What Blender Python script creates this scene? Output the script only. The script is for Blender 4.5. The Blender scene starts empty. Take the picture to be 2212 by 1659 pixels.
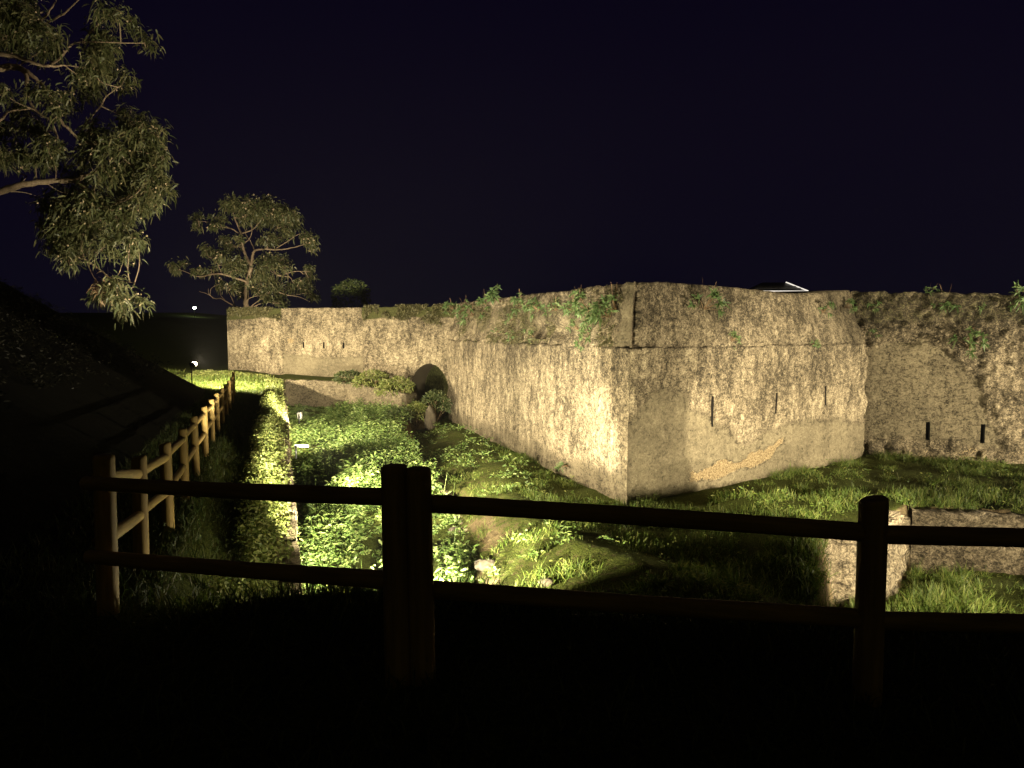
import bpy, math, random
import numpy as np
from mathutils import Vector, Euler
R = math.radians
rng = np.random.default_rng(7); random.seed(7)
sc = bpy.context.scene; COL = sc.collection

# ------------------------------------------------------------------ camera, sky, exposure
F = 1532.0; PITCH = R(4.3)             # focal length in pixels of a 2212 px wide frame
cd = bpy.data.cameras.new('camera'); cam = bpy.data.objects.new('camera', cd); COL.objects.link(cam)
cd.sensor_width = 36; cd.lens = 36 * F / 2212; cd.clip_start = .05; cd.clip_end = 8000
cam.location = (0, 0, 0); cam.rotation_euler = (math.pi / 2 - PITCH, 0, 0); sc.camera = cam
sc.view_settings.view_transform = 'Standard'; sc.view_settings.look = 'None'
sc.view_settings.exposure = 0; sc.view_settings.gamma = 1
w = bpy.data.worlds.new('World'); sc.world = w; w.use_nodes = True
def build_sky():
    nt = w.node_tree; nt.nodes.clear(); N = nt.nodes.new; L = nt.links.new
    out = N('ShaderNodeOutputWorld'); bg = N('ShaderNodeBackground'); tc = N('ShaderNodeTexCoord'); sp = N('ShaderNodeSeparateXYZ')
    L(tc.outputs['Generated'], sp.inputs[0])
    rz = N('ShaderNodeValToRGB'); e = rz.color_ramp.elements
    e[0].position = 0; e[0].color = (.0034, .0028, .0078, 1); e[1].position = .62; e[1].color = (.0010, .0002, .0060, 1)
    m = e.new(.2); m.color = (.0024, .0015, .0072, 1)
    L(sp.outputs['Z'], rz.inputs[0])
    # warm glow added to the unseen sky behind the viewer, lifts the near fence
    ry = N('ShaderNodeMapRange'); ry.inputs[1].default_value = .1; ry.inputs[2].default_value = -.9
    L(sp.outputs['Y'], ry.inputs[0])
    mx = N('ShaderNodeMix'); mx.data_type = 'RGBA'; L(ry.outputs[0], mx.inputs[0]); L(rz.outputs[0], mx.inputs[6])
    mx.inputs[7].default_value = (.026, .022, .0065, 1)
    L(mx.outputs[2], bg.inputs[0]); bg.inputs[1].default_value = 1.0; L(bg.outputs[0], out.inputs[0])
build_sky()

def P(x, y, D):
    """point seen at pixel (x, y) of the 2212 px frame, D metres ahead of the viewer"""
    a, b = (x - 1106) / F, (829.5 - y) / F
    c, s = math.cos(PITCH), math.sin(PITCH)
    d = Vector((a, c + b * s, -s + b * c))
    return d * (D / d.y)

# ------------------------------------------------------------------ floodlight positions
WARM = (1.0, .85, .58)
LAMPS = [ # name, loc, target, watts, spot angle, blend, radius, colour
    ('near_ditch', (-1.75, 10.9, -4.42), (-1.2, 24, -.9), 11500, 120, .34, .10, (1.0, .88, .58)),
    ('ditch_fill', (-1.5, 12.2, -4.98), (-3.6, 20, -5.5), 17000, 96, .12, .08, (1.0, .90, .66)),  # added second lamp, brightens the near weeds
    ('fence_fill', (.2, 9.0, -4.0), (-6, 11, -1.8), 560, 172, .3, .10, (1.0, .88, .58)),  # added weak fill for the fence posts and left bank
    ('right_ditch', (8.3, 8.6, -2.7), (8.75, 24.5, -3.0), 18000, 30.5, .10, .12, WARM),
    ('lower_fill', (9.2, 9.6, -4.9), (11.2, 18, -6.0), 5500, 95, .5, .10, WARM),  # added fill for the grass and walls of the right ditch
    ('tree_foot', (-16.8, 46.9, -1.7), (-18.6, 50, 3.0), 1800, 120, .4, .10, (1.0, .86, .56)),
    ('far_right', (28, 15, -3.6), (16, 28, -2.8), 33000, 110, .3, .12, WARM),
    ('ditch_wall_near', (-5.75, 19.2, -3.15), (.2, 23.6, -4.6), 12500, 112, .9, .10, WARM),
    ('ditch_wall_far', (-7.6, 25.3, -3.0), (-8, 41, 1.2), 7500, 150, 1.0, .10, WARM),
    ('hillside', (-14.75, 32.9, -1.55), (-9.5, 41, 2.4), 10500, 165, .3, .10, (1.0, .84, .56)),
]

# ------------------------------------------------------------------ helpers
def hsh(i, j, s):
    v = np.sin(i * 127.1 + j * 311.7 + s * 74.7) * 43758.5453
    return v - np.floor(v)
def vnoise(x, y, s=0):
    x = np.asarray(x, float); y = np.asarray(y, float)
    i = np.floor(x); j = np.floor(y); u = x - i; v = y - j
    u = u * u * (3 - 2 * u); v = v * v * (3 - 2 * v)
    a, b = hsh(i, j, s), hsh(i + 1, j, s); c, d = hsh(i, j + 1, s), hsh(i + 1, j + 1, s)
    return (a * (1 - u) + b * u) * (1 - v) + (c * (1 - u) + d * u) * v
def fbm(x, y, o=4, s=0):
    t = 0; a = .5; n = 0
    for k in range(o):
        t = t + a * vnoise(np.asarray(x) * 2 ** k, np.asarray(y) * 2 ** k, s + k * 3.1); n += a; a *= .5
    return t / n
def sst(x):
    x = np.clip(x, 0, 1); return x * x * (3 - 2 * x)
def lerp(a, b, t): return a + (b - a) * t

def mesh_np(name, V, Q, mat, parent=None, smooth=False, uv=None, attrs=None):
    """V (n,3), Q (m,4) quads (a repeated last index makes a triangle is not used)"""
    V = np.asarray(V, np.float32); Q = np.asarray(Q, np.int32)
    me = bpy.data.meshes.new(name); me.vertices.add(len(V)); me.vertices.foreach_set('co', V.ravel())
    k = Q.shape[1]
    me.loops.add(Q.size); me.loops.foreach_set('vertex_index', Q.ravel())
    me.polygons.add(len(Q)); me.polygons.foreach_set('loop_start', np.arange(0, Q.size, k, dtype=np.int32))
    me.update(calc_edges=True)
    if smooth: me.polygons.foreach_set('use_smooth', np.ones(len(Q), bool))
    if uv is not None:
        l = me.uv_layers.new(name='UVMap'); l.data.foreach_set('uv', np.asarray(uv, np.float32)[Q.ravel()].ravel())
    for an, av in (attrs or {}).items():
        a = me.attributes.new(an, 'FLOAT', 'POINT'); a.data.foreach_set('value', np.asarray(av, np.float32))
    me.materials.append(mat)
    o = bpy.data.objects.new(name, me); COL.objects.link(o)
    if parent is not None: o.parent = parent
    return o
def thing(name, label, cat, loc=(0, 0, 0), group=None):
    o = bpy.data.objects.new(name, None); COL.objects.link(o); o.location = loc; o.empty_display_size = .2
    return tag(o, label, cat, group)
def tag(o, label, cat, group=None, kind=None):
    if label: o['label'] = label
    if cat: o['category'] = cat
    if group: o['group'] = group
    if kind: o['kind'] = kind
    return o
def rel(V, o):
    return np.asarray(V, float) - np.array(o.location)

class Soup:
    def __init__(s): s.V = []; s.Q = []; s.n = 0
    def add(s, V, Q):
        V = np.asarray(V, float); s.V.append(V); s.Q.append(np.asarray(Q) + s.n); s.n += len(V)
    def strips(s, p, d, L, W, droop, seg=2, side=None, prof=None):
        """leaves / blades: base p (n,3), direction d (n,3), length, width, droop (n)"""
        n = len(p)
        if n == 0: return
        L = np.broadcast_to(L, n).astype(float); W = np.broadcast_to(W, n).astype(float); droop = np.broadcast_to(droop, n).astype(float)
        d = d / np.linalg.norm(d, axis=1, keepdims=True)
        if side is None:
            r = rng.normal(size=(n, 3)); r[:, 2] *= .5
            side = np.cross(d, r)
        side = side / (np.linalg.norm(side, axis=1, keepdims=True) + 1e-9)
        if prof is None: prof = {1: (.7, .08), 2: (.35, 1, .06), 3: (.3, 1, .8, .05)}[seg]
        vs = np.zeros((n, seg + 1, 2, 3))
        for k in range(seg + 1):
            t = k / seg
            c = p + d * (L * t)[:, None]; c[:, 2] -= droop * L * t * t
            o = side * (W * .5 * prof[k])[:, None]
            vs[:, k, 0] = c - o; vs[:, k, 1] = c + o
        b = np.arange(n)[:, None] * (2 * (seg + 1)) + np.arange(seg)[None] * 2
        q = np.stack([b, b + 1, b + 3, b + 2], -1).reshape(-1, 4)
        s.add(vs.reshape(-1, 3), q)
    def tube(s, pts, rad, sides=6):
        pts = np.asarray(pts, float); m = len(pts); rad = np.broadcast_to(rad, m)
        t = np.gradient(pts, axis=0); t /= np.linalg.norm(t, axis=1, keepdims=True) + 1e-9
        ref = np.array([0, 0, 1.]) if abs(t[0, 2]) < .8 else np.array([1., 0, 0])
        a = np.cross(t, ref); a /= np.linalg.norm(a, axis=1, keepdims=True) + 1e-9; b = np.cross(t, a)
        th = np.arange(sides) / sides * 2 * math.pi
        V = pts[:, None] + rad[:, None, None] * (a[:, None] * np.cos(th)[None, :, None] + b[:, None] * np.sin(th)[None, :, None])
        i = np.arange(m - 1)[:, None] * sides; k = np.arange(sides)[None]; k2 = (k + 1) % sides
        Q = np.stack([i + k, i + k2, i + sides + k2, i + sides + k], -1).reshape(-1, 4)
        s.add(V.reshape(-1, 3), Q)
    def box(s, c, size, rz=0):
        x, y, z = np.array(size) / 2
        V = np.array([(-x, -y, -z), (x, -y, -z), (x, y, -z), (-x, y, -z), (-x, -y, z), (x, -y, z), (x, y, z), (-x, y, z)])
        ca, sa = math.cos(rz), math.sin(rz)
        V = np.stack([V[:, 0] * ca - V[:, 1] * sa, V[:, 0] * sa + V[:, 1] * ca, V[:, 2]], 1) + np.array(c)
        s.add(V, [(0, 3, 2, 1), (4, 5, 6, 7), (0, 1, 5, 4), (1, 2, 6, 5), (2, 3, 7, 6), (3, 0, 4, 7)])
    def rock(s, c, size, seed=0, n=10):
        th = np.linspace(0, math.pi, n + 1); ph = np.arange(2 * n) / (2 * n) * 2 * math.pi
        T, Ph = np.meshgrid(th, ph, indexing='ij')
        d = np.stack([np.sin(T) * np.cos(Ph), np.sin(T) * np.sin(Ph), np.cos(T)], -1)
        r = 1 + .5 * (fbm(d[..., 0] * 2 + d[..., 2] * 1.3 + 9, d[..., 1] * 2 + d[..., 2] * 1.7 + 9, 4, seed) - .5)
        V = d * r[..., None] * np.array(size) + np.array(c)
        i = np.arange(n)[:, None] * 2 * n; k = np.arange(2 * n)[None]; k2 = (k + 1) % (2 * n)
        Q = np.stack([i + k, i + 2 * n + k, i + 2 * n + k2, i + k2], -1).reshape(-1, 4)
        s.add(V.reshape(-1, 3), Q)
    def build(s, name, mat, parent=None, smooth=False, origin=None):
        V = np.concatenate(s.V); Q = np.concatenate(s.Q)
        if origin is not None: V = V - np.array(origin)
        return mesh_np(name, V, Q, mat, parent, smooth)
def spline(pts, n=5):
    p = np.asarray(pts, float)
    if len(p) < 3:
        t = np.linspace(0, 1, n + 1)[:, None]; return p[0] * (1 - t) + p[1] * t
    q = np.vstack([2 * p[0] - p[1], p, 2 * p[-1] - p[-2]]); out = []
    for i in range(1, len(q) - 2):
        for t in np.arange(n) / n:
            a, b, c, d = q[i - 1], q[i], q[i + 1], q[i + 2]
            out.append(.5 * (2 * b + (c - a) * t + (2 * a - 5 * b + 4 * c - d) * t * t + (3 * b - a - 3 * c + d) * t ** 3))
    out.append(p[-1]); return np.array(out)

# ------------------------------------------------------------------ materials
def newmat(name):
    m = bpy.data.materials.new(name); m.use_nodes = True; nt = m.node_tree
    return m, nt, nt.nodes['Principled BSDF'], nt.nodes['Material Output']
class G:
    """small node graph helper"""
    def __init__(s, nt): s.nt = nt
    def n(s, t, **k):
        o = s.nt.nodes.new(t)
        for a, b in k.items(): setattr(o, a, b)
        return o
    def l(s, a, b): s.nt.links.new(a, b)
    def math(s, op, a, b=None, clamp=False):
        o = s.n('ShaderNodeMath', operation=op, use_clamp=clamp)
        for i, v in enumerate((a, b)):
            if v is None: continue
            if isinstance(v, (int, float)): o.inputs[i].default_value = v
            else: s.l(v, o.inputs[i])
        return o.outputs[0]
    def noise(s, vec, scale, detail=5, rough=.6, dist=0):
        o = s.n('ShaderNodeTexNoise'); o.inputs['Scale'].default_value = scale; o.inputs['Detail'].default_value = detail
        o.inputs['Roughness'].default_value = rough; o.inputs['Distortion'].default_value = dist
        s.l(vec, o.inputs['Vector']); return o.outputs['Fac']
    def mapping(s, vec, scale):
        o = s.n('ShaderNodeMapping'); o.inputs['Scale'].default_value = scale; s.l(vec, o.inputs['Vector']); return o.outputs[0]
    def ramp(s, f, stops):
        o = s.n('ShaderNodeValToRGB'); e = o.color_ramp.elements
        e[0].position, e[0].color = stops[0][0], (*stops[0][1], 1); e[1].position, e[1].color = stops[-1][0], (*stops[-1][1], 1)
        for p, c in stops[1:-1]: x = e.new(p); x.color = (*c, 1)
        s.l(f, o.inputs[0]); return o.outputs[0]
    def mix(s, f, a, b, blend='MIX'):
        o = s.n('ShaderNodeMix', data_type='RGBA', blend_type=blend)
        for i, v in ((0, f), (6, a), (7, b)):
            if isinstance(v, (int, float)): o.inputs[i].default_value = v
            elif isinstance(v, tuple): o.inputs[i].default_value = (*v, 1)
            else: s.l(v, o.inputs[i])
        return o.outputs[2]
    def attr(s, name):
        o = s.n('ShaderNodeAttribute', attribute_name=name); return o.outputs['Fac']
    def bump(s, h, strength, dist, prev=None):
        o = s.n('ShaderNodeBump'); o.inputs['Strength'].default_value = strength; o.inputs['Distance'].default_value = dist
        s.l(h, o.inputs['Height'])
        if prev is not None: s.l(prev, o.inputs['Normal'])
        return o.outputs[0]

def masonry_mat(name, streak=1.0, tone=1.0, courses=False):
    m, nt, bs, out = newmat(name); g = G(nt)
    uv = g.n('ShaderNodeTexCoord').outputs['UV']
    n1 = g.noise(g.mapping(uv, (1.5, .6, 1)), 1.6, 6, .7, .3)
    n2 = g.noise(g.mapping(uv, (.8, .9, 1)), 7.5, 6, .75, .8)
    n3 = g.noise(g.mapping(uv, (.8, .9, 1)), 22, 5, .7, .6)
    n5 = g.noise(uv, 42, 3, .7)
    n4 = g.noise(uv, .5, 3, .5)
    f = g.math('ADD', g.math('MULTIPLY', n1, .26 * streak), g.math('MULTIPLY', n2, .38))
    f = g.math('ADD', f, g.math('MULTIPLY', n3, .34)); f = g.math('ADD', f, g.math('MULTIPLY', n5, .14)); f = g.math('ADD', f, .26 * .5 * (1 - streak) - .06)
    f = g.math('ADD', f, g.math('MULTIPLY', g.math('SUBTRACT', n4, .5), .14))
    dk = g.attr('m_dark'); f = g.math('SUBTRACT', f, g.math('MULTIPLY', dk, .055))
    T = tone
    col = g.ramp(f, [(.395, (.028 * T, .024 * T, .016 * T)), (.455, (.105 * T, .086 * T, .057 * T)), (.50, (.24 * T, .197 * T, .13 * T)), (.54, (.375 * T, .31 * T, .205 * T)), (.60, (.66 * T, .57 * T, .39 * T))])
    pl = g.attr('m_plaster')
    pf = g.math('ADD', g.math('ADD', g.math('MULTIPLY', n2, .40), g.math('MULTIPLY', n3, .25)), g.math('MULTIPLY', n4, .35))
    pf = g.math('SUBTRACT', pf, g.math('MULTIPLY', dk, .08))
    pcol = g.ramp(pf, [(.36, (.095, .08, .05)), (.46, (.18, .152, .098)), (.54, (.25, .212, .135)), (.66, (.34, .295, .185))])
    nn = g.math('ADD', g.math('MULTIPLY', g.math('SUBTRACT', n2, .5), 1.6), g.math('MULTIPLY', g.math('SUBTRACT', n3, .5), 1.2))
    pm = g.math('ADD', pl, nn, True)
    pm = g.ramp(pm, [(.34, (0, 0, 0)), (.62, (1, 1, 1))])
    col = g.mix(g.math('MULTIPLY', pm, .85), col, pcol)
    wm = g.attr('m_warm'); wcol = g.ramp(n3, [(.38, (.17, .12, .065)), (.5, (.33, .25, .14)), (.62, (.50, .40, .23))])
    col = g.mix(g.ramp(g.math('ADD', wm, g.math('MULTIPLY', nn, .8)), [(.45, (0, 0, 0)), (.56, (1, 1, 1))]), col, wcol)
    ms = g.attr('m_moss'); mcol = g.ramp(n3, [(.35, (.025, .03, .012)), (.65, (.10, .10, .035))])
    col = g.mix(g.ramp(g.math('ADD', ms, g.math('MULTIPLY', g.math('SUBTRACT', n2, .5), 1.2)), [(.4, (0, 0, 0)), (.7, (1, 1, 1))]), col, mcol)
    vo = g.n('ShaderNodeTexVoronoi'); vo.inputs['Scale'].default_value = 5.5; g.l(uv, vo.inputs['Vector'])
    pit = g.math('MULTIPLY', g.math('LESS_THAN', vo.outputs['Distance'], .085), g.math('GREATER_THAN', g.noise(uv, 2.1, 2), .54))
    col = g.mix(g.math('MULTIPLY', pit, g.math('SUBTRACT', 1, pl), True), col, (.02, .015, .01))
    h = g.math('ADD', g.math('ADD', g.math('MULTIPLY', n2, .6), g.math('MULTIPLY', n3, .5)), g.math('MULTIPLY', n5, .2)); h = g.math('ADD', h, g.math('MULTIPLY', pm, .12)); h = g.math('SUBTRACT', h, g.math('MULTIPLY', pit, .5))
    if courses:
        br = g.n('ShaderNodeTexBrick'); br.inputs['Scale'].default_value = 1.0; br.inputs['Mortar Size'].default_value = .03
        br.inputs['Brick Width'].default_value = .8; br.inputs['Row Height'].default_value = .42; br.inputs['Mortar Smooth'].default_value = .6
        wv = g.n('ShaderNodeVectorMath', operation='ADD'); g.l(uv, wv.inputs[0])
        wn = g.n('ShaderNodeTexNoise'); wn.inputs['Scale'].default_value = 2.0; g.l(uv, wn.inputs['Vector'])
        sc2 = g.n('ShaderNodeVectorMath', operation='SCALE'); sc2.inputs['Scale'].default_value = .34; g.l(wn.outputs['Color'], sc2.inputs[0])
        g.l(sc2.outputs[0], wv.inputs[1]); g.l(wv.outputs[0], br.inputs['Vector'])
        col = g.mix(g.math('MULTIPLY', g.math('MULTIPLY', br.outputs['Fac'], g.math('GREATER_THAN', n4, .46)), .55), col, (.035, .028, .02)); h = g.math('SUBTRACT', h, g.math('MULTIPLY', br.outputs['Fac'], .3))
    g.l(col, bs.inputs['Base Color']); bs.inputs['Roughness'].default_value = .95; bs.inputs['Specular IOR Level'].default_value = .15
    g.l(g.bump(h, 1.0, .14), bs.inputs['Normal'])
    return m
def leaf_mat(name, c0, c1, c2, trans=.35, rough=.55):
    m, nt, bs, out = newmat(name); g = G(nt)
    ge = g.n('ShaderNodeNewGeometry')
    col = g.ramp(ge.outputs['Random Per Island'], [(0, c0), (.5, c1), (1, c2)])
    g.l(col, bs.inputs['Base Color']); bs.inputs['Roughness'].default_value = rough; bs.inputs['Specular IOR Level'].default_value = .35
    tr = g.n('ShaderNodeBsdfTranslucent'); g.l(col, tr.inputs['Color'])
    mx = g.n('ShaderNodeMixShader'); mx.inputs[0].default_value = trans
    g.l(bs.outputs[0], mx.inputs[1]); g.l(tr.outputs[0], mx.inputs[2]); g.l(mx.outputs[0], out.inputs['Surface'])
    return m
def wood_mat(name, c0, c1, scale=1):
    m, nt, bs, out = newmat(name); g = G(nt)
    oc = g.n('ShaderNodeTexCoord').outputs['Object']
    n1 = g.noise(g.mapping(oc, (14, 14, 1.1)), 1.6, 6, .65); n2 = g.noise(g.mapping(oc, (3, 3, 1)), 1.2, 4)
    f = g.math('ADD', g.math('MULTIPLY', n1, .7), g.math('MULTIPLY', n2, .35))
    g.l(g.ramp(f, [(.38, c0), (.68, c1)]), bs.inputs['Base Color']); bs.inputs['Roughness'].default_value = .75
    g.l(g.bump(n1, .5, .01), bs.inputs['Normal']); return m
def plain(name, c, rough=.6, metal=0, emit=None, es=0):
    m, nt, bs, out = newmat(name); g = G(nt)
    oc = g.n('ShaderNodeTexCoord').outputs['Object']; n = g.noise(oc, 7, 5)
    g.l(g.ramp(n, [(.3, tuple(v * .75 for v in c)), (.7, tuple(min(1, v * 1.15) for v in c))]), bs.inputs['Base Color'])
    bs.inputs['Roughness'].default_value = rough; bs.inputs['Metallic'].default_value = metal
    if emit: bs.inputs['Emission Color'].default_value = (*emit, 1); bs.inputs['Emission Strength'].default_value = es
    return m
def ground_mat():
    m, nt, bs, out = newmat('ground_earth'); g = G(nt)
    oc = g.n('ShaderNodeTexCoord').outputs['Object']
    n1 = g.noise(oc, .9, 6, .6); n2 = g.noise(oc, 6, 7, .7); n3 = g.noise(oc, 28, 5, .7)
    earth = g.ramp(g.math('ADD', g.math('MULTIPLY', n2, .6), g.math('MULTIPLY', n3, .4)), [(.36, (.05, .035, .02)), (.52, (.16, .12, .065)), (.68, (.34, .27, .15))])
    green = g.ramp(n3, [(.35, (.018, .026, .005)), (.65, (.105, .125, .024))])
    f = g.ramp(g.math('ADD', g.attr('m_grass'), g.math('MULTIPLY', g.math('SUBTRACT', n2, .5), 1.6)), [(.38, (0, 0, 0)), (.62, (1, 1, 1))])
    g.l(g.mix(g.attr('m_hill_dark'), g.mix(f, earth, green), g.ramp(n2, [(.3, (.0015, .0016, .0008)), (.7, (.004, .004, .002))])), bs.inputs['Base Color']); bs.inputs['Roughness'].default_value = 1; bs.inputs['Specular IOR Level'].default_value = .1  # dark hillside cover, deepened to near-black so lamp light barely shows
    g.l(g.bump(g.math('ADD', n2, g.math('MULTIPLY', n3, .5)), .9, .08), bs.inputs['Normal']); return m
M = {
    'wall': masonry_mat('fort_masonry'), 'rubble': masonry_mat('rubble_masonry', .5, 1.0, True), 'rock': masonry_mat('rock_face', .3, .9), 'smooth': masonry_mat('ditch_masonry', .3, 1.1),
    'weed': leaf_mat('weed_leaves', (.05, .085, .02), (.115, .19, .04), (.27, .33, .11), .3),
    'ivy': leaf_mat('bank_leaves', (.09, .125, .028), (.17, .205, .05), (.28, .28, .10), .3),
    'grass': leaf_mat('grass_blades', (.06, .11, .018), (.12, .185, .028), (.25, .26, .075), .35),
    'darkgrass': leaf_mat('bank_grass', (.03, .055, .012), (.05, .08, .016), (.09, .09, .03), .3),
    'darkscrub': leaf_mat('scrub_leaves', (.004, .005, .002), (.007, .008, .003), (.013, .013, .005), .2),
    'creeper': leaf_mat('creeper_leaves', (.06, .055, .025), (.10, .095, .04), (.17, .15, .075), .2),
    'shrub': leaf_mat('shrub_leaves', (.035, .055, .016), (.06, .085, .025), (.12, .13, .05), .25),
    'walltuft': leaf_mat('wall_plant_leaves', (.07, .12, .04), (.11, .18, .06), (.19, .24, .10), .3),
    'drystem': leaf_mat('dry_stems', (.10, .06, .03), (.18, .11, .06), (.26, .18, .10), .1),
    'euc': leaf_mat('eucalyptus_leaves', (.05, .06, .022), (.085, .095, .04), (.16, .145, .07), .25, .45),
    'bark': wood_mat('pale_bark', (.11, .075, .048), (.29, .215, .14)),
    'blossom': plain('cream_blossom', (.40, .31, .20), .8),
    'post': wood_mat('treated_pine', (.12, .078, .018), (.30, .20, .052)),
    'lamp': plain('lamp_metal', (.05, .05, .05), .45, .6), 'lampwhite': plain('lamp_white_metal', (.7, .68, .62), .5),
    'glass': plain('lamp_glass', (.8, .75, .6), .2, 0, (1, .88, .62), 60), 'star': plain('far_lamp_glass', (.8, .8, .7), .2, 0, (.85, 1, .75), 30),
    'slit': plain('loophole_shade', (.012, .009, .006), 1), 'roof': plain('dark_roof', (.035, .033, .03), .5), 'trim': plain('white_trim', (.75, .72, .66), .5),  # loophole interior painted near-black for the shade inside
    'trim_glow': plain('glowing_trim', (.8, .78, .7), .4, 0, (1, .92, .8), 1.1), 'flower': plain('white_petals', (.8, .8, .72), .7),  # roof trim material carries its own glow to look lit
    'ground': ground_mat(), 'stone': plain('loose_stone', (.085, .07, .047), 1),
}

# ------------------------------------------------------------------ ground
I = np.interp
def x_fence(Y): return I(Y, [-5, 4.75, 6.7, 8.7, 11, 13.3, 20.2, 29.4, 41, 62], [.6, -2.78, -3.58, -4.29, -5.15, -6.0, -8.45, -11.65, -15.8, -23])
def x_crest(Y): return -.327 * Y
ZF = ([-5, 2, 3.46, 4.75, 6.7, 8.7, 11, 13.3, 20, 29, 36, 41, 60], [-1.75, -1.8, -1.9, -1.95, -2.31, -2.5, -2.64, -2.73, -2.9, -3.05, -2.75, -2.4, -2.4])
ZC = ([3, 4.7, 6, 8, 11, 15, 21, 30, 38.7, 60], [-1.85, -2.0, -2.8, -3.75, -4.0, -3.85, -3.6, -3.15, -2.7, -2.5])
XE = ([7, 9.5, 13, 17, 20, 25, 30.6, 36, 38], [-.2, -.3, -.75, -.62, -1.4, -2.8, -4.7, -4.9, -4.0])
XR = ([8, 10, 12.2, 14.8, 18.4, 24.2, 32, 36], [6.0, 5.0, 3.6, 1.88, -.05, -.25, -2.3, -3.8])
WPOLY = [(6.77, 15.5), (8.5, 15.8), (10.3, 18.0), (30, 14.5)]
def height(X, Y):
    X = np.asarray(X, float); Y = np.asarray(Y, float)
    xf, xc = x_fence(Y), x_crest(Y); zf, zc = I(Y, *ZF), I(Y, *ZC)
    a = np.maximum(0, xf - X - .6)
    hill = .55 * np.minimum(a, 16) * sst((34.2 - Y) / 3.5) * sst((Y - 3.5) / 6)
    s = np.clip((X - xf - .3) / np.maximum(.2, xc - xf - .3), 0, 1)
    hump = .50 * np.exp(-((X - xc + .50) / .27) ** 2) * sst((Y - 8) / 3) * sst((36 - Y) / 8) * (.6 + .8 * vnoise(Y * .9, Y * 0, 17))
    zl = np.where(X < xf, zf + hill, lerp(zf, zc, s ** .8) + hump)
    zd = I(Y, [7, 14, 20, 28, 36, 38.7], [-5.95, -5.8, -5.3, -4.8, -4.35, -4.1]) + .25 * (fbm(X * .5, Y * .5, 3, 5) - .5)
    xe = I(Y, *XE) + .35 * (vnoise(Y * .7, Y * 0, 3) - .5); xr = I(Y, *XR)
    fr = np.clip((X - xe) / np.maximum(.3, xr - xe), 0, 1)
    zr = I(Y, [8, 11, 14, 20, 36], [-4.3, -4.45, -4.62, -4.72, -4.75])
    za = -5.0 - .35 * sst((Y - 11) / 4)
    zt = np.where(X < xr, lerp(za, zr, fr ** .75), np.maximum(lerp(zr, -5.0, sst((X - xr) / 2.4)), np.where((X > 5) & (Y < 20), lerp(-5, -4.62, sst((X - 5) / 2)), -9)))
    zt = np.where(X > 8, np.maximum(zt, lerp(-5.0, -4.75, sst((21 - Y) / 3))), zt)
    zt = zt + .16 * (fbm(X * .8, Y * .8, 4, 8) - .5) + .22 * (fbm(X * 2.1, Y * 2.1, 4, 18) - .5) * sst((xr - X + 1.5) / 1.5)
    lw = lerp(zd, zt, sst((X - xe + .3) / .5))
    yw = I(X, [6.77, 8.5, 10.3, 30], [15.5, 15.8, 18, 14.5]) + .35
    t = sst((yw - Y) / .3) * sst((X - .437 * Y - .12) / .35)
    lw = lerp(lw, -6.15 + .2 * (fbm(X * .6, Y * .6, 3, 2) - .5), t)
    # berm before the far curtain
    yb = I(X, [-30, -12.6, -9.1, -5.5], [38.7, 38.7, 38.7, 36.0]); zb = I(X, [-18, -12.6, -9, -5.4], [-2.35, -2.65, -2.8, -3.2])
    lw = lerp(lw, zb, sst((Y - yb - .25) / .3) * sst((-5.3 - X) / .3))
    z = lerp(zl, lw, sst((X - xc - .0) / .3))
    # near bank
    zn = I(X, [-12, -2.78, -.5, 1.8, 4.2, 12], [-2.2, -1.93, -1.78, -1.86, -1.93, -2.1])
    ye = I(X, [-3, -1.4, 0, 2, 4], [4.6, 4.95, 4.6, 4.45, 4.35]) + .25 * (vnoise(X * 1.7, X * 0, 4) - .5)
    sl = I(X, [-5, -2.4, -.5, 1.5, 4], [.55, 1.5, 1.4, .9, .75])
    bank = zn - np.maximum(0, Y - ye) * sl - .15 * sst((Y - ye) / .5)
    z = np.where(Y < 12, np.maximum(np.where(Y < ye - .0, zn, z), bank), z)
    z = np.where((X < xf) & (Y < 12), np.maximum(z, zf + hill), z)
    return z + .05 * (fbm(X * 2.2, Y * 2.2, 3, 1) - .5)
def grid_lines(a, b, step, far):
    c = list(np.arange(a, b + 1e-6, step)); s = step; l = a
    lo = []
    while l > -far: s *= 1.6; l -= s; lo.append(l)
    s = step; h = b; hi = []
    while h < far: s *= 1.6; h += s; hi.append(h)
    return np.array(lo[::-1] + c + hi)
def build_ground():
    xs = grid_lines(-26, 30, .2, 1500); ys = grid_lines(-3, 46, .2, 1500)
    X, Y = np.meshgrid(xs, ys, indexing='ij')
    Z = height(np.clip(X, -45, 45), np.clip(Y, -8, 62)) + (3.0 + 4.0 * fbm(X * .08, Y * .03, 3, 5)) * sst((Y - 52) / 26) * sst((-X - 14) / 40)
    V = np.stack([X, Y, Z], -1).reshape(-1, 3); n = len(ys)
    i = np.arange(len(xs) - 1)[:, None] * n + np.arange(n - 1)[None]
    Q = np.stack([i, i + n, i + n + 1, i + 1], -1).reshape(-1, 4)
    gy, gx = np.gradient(Z, ys, axis=1), np.gradient(Z, xs, axis=0)
    steep = np.hypot(gx, gy)
    gr = .78 - .55 * sst((steep - .35) / .9)
    mound = (X > I(Y, *XE) - .6) & (X < 5) & (Y > 9) & (Y < 34); gr = gr - .12 * mound * sst((I(Y, *XR) - X + .6) / 1.2)
    slope_side = (X > x_fence(Y)) & (X < x_crest(Y) - .15); gr = np.where(slope_side, 1.1, gr)
    o = mesh_np('ground', V, Q, M['ground'], smooth=True, attrs={'m_grass': gr.ravel(), 'm_hill_dark': sst((x_fence(Y) - X - .1) / .8).ravel() * (Y < 34.5).ravel()})
    tag(o, None, None, None, 'structure')
build_ground()

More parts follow.
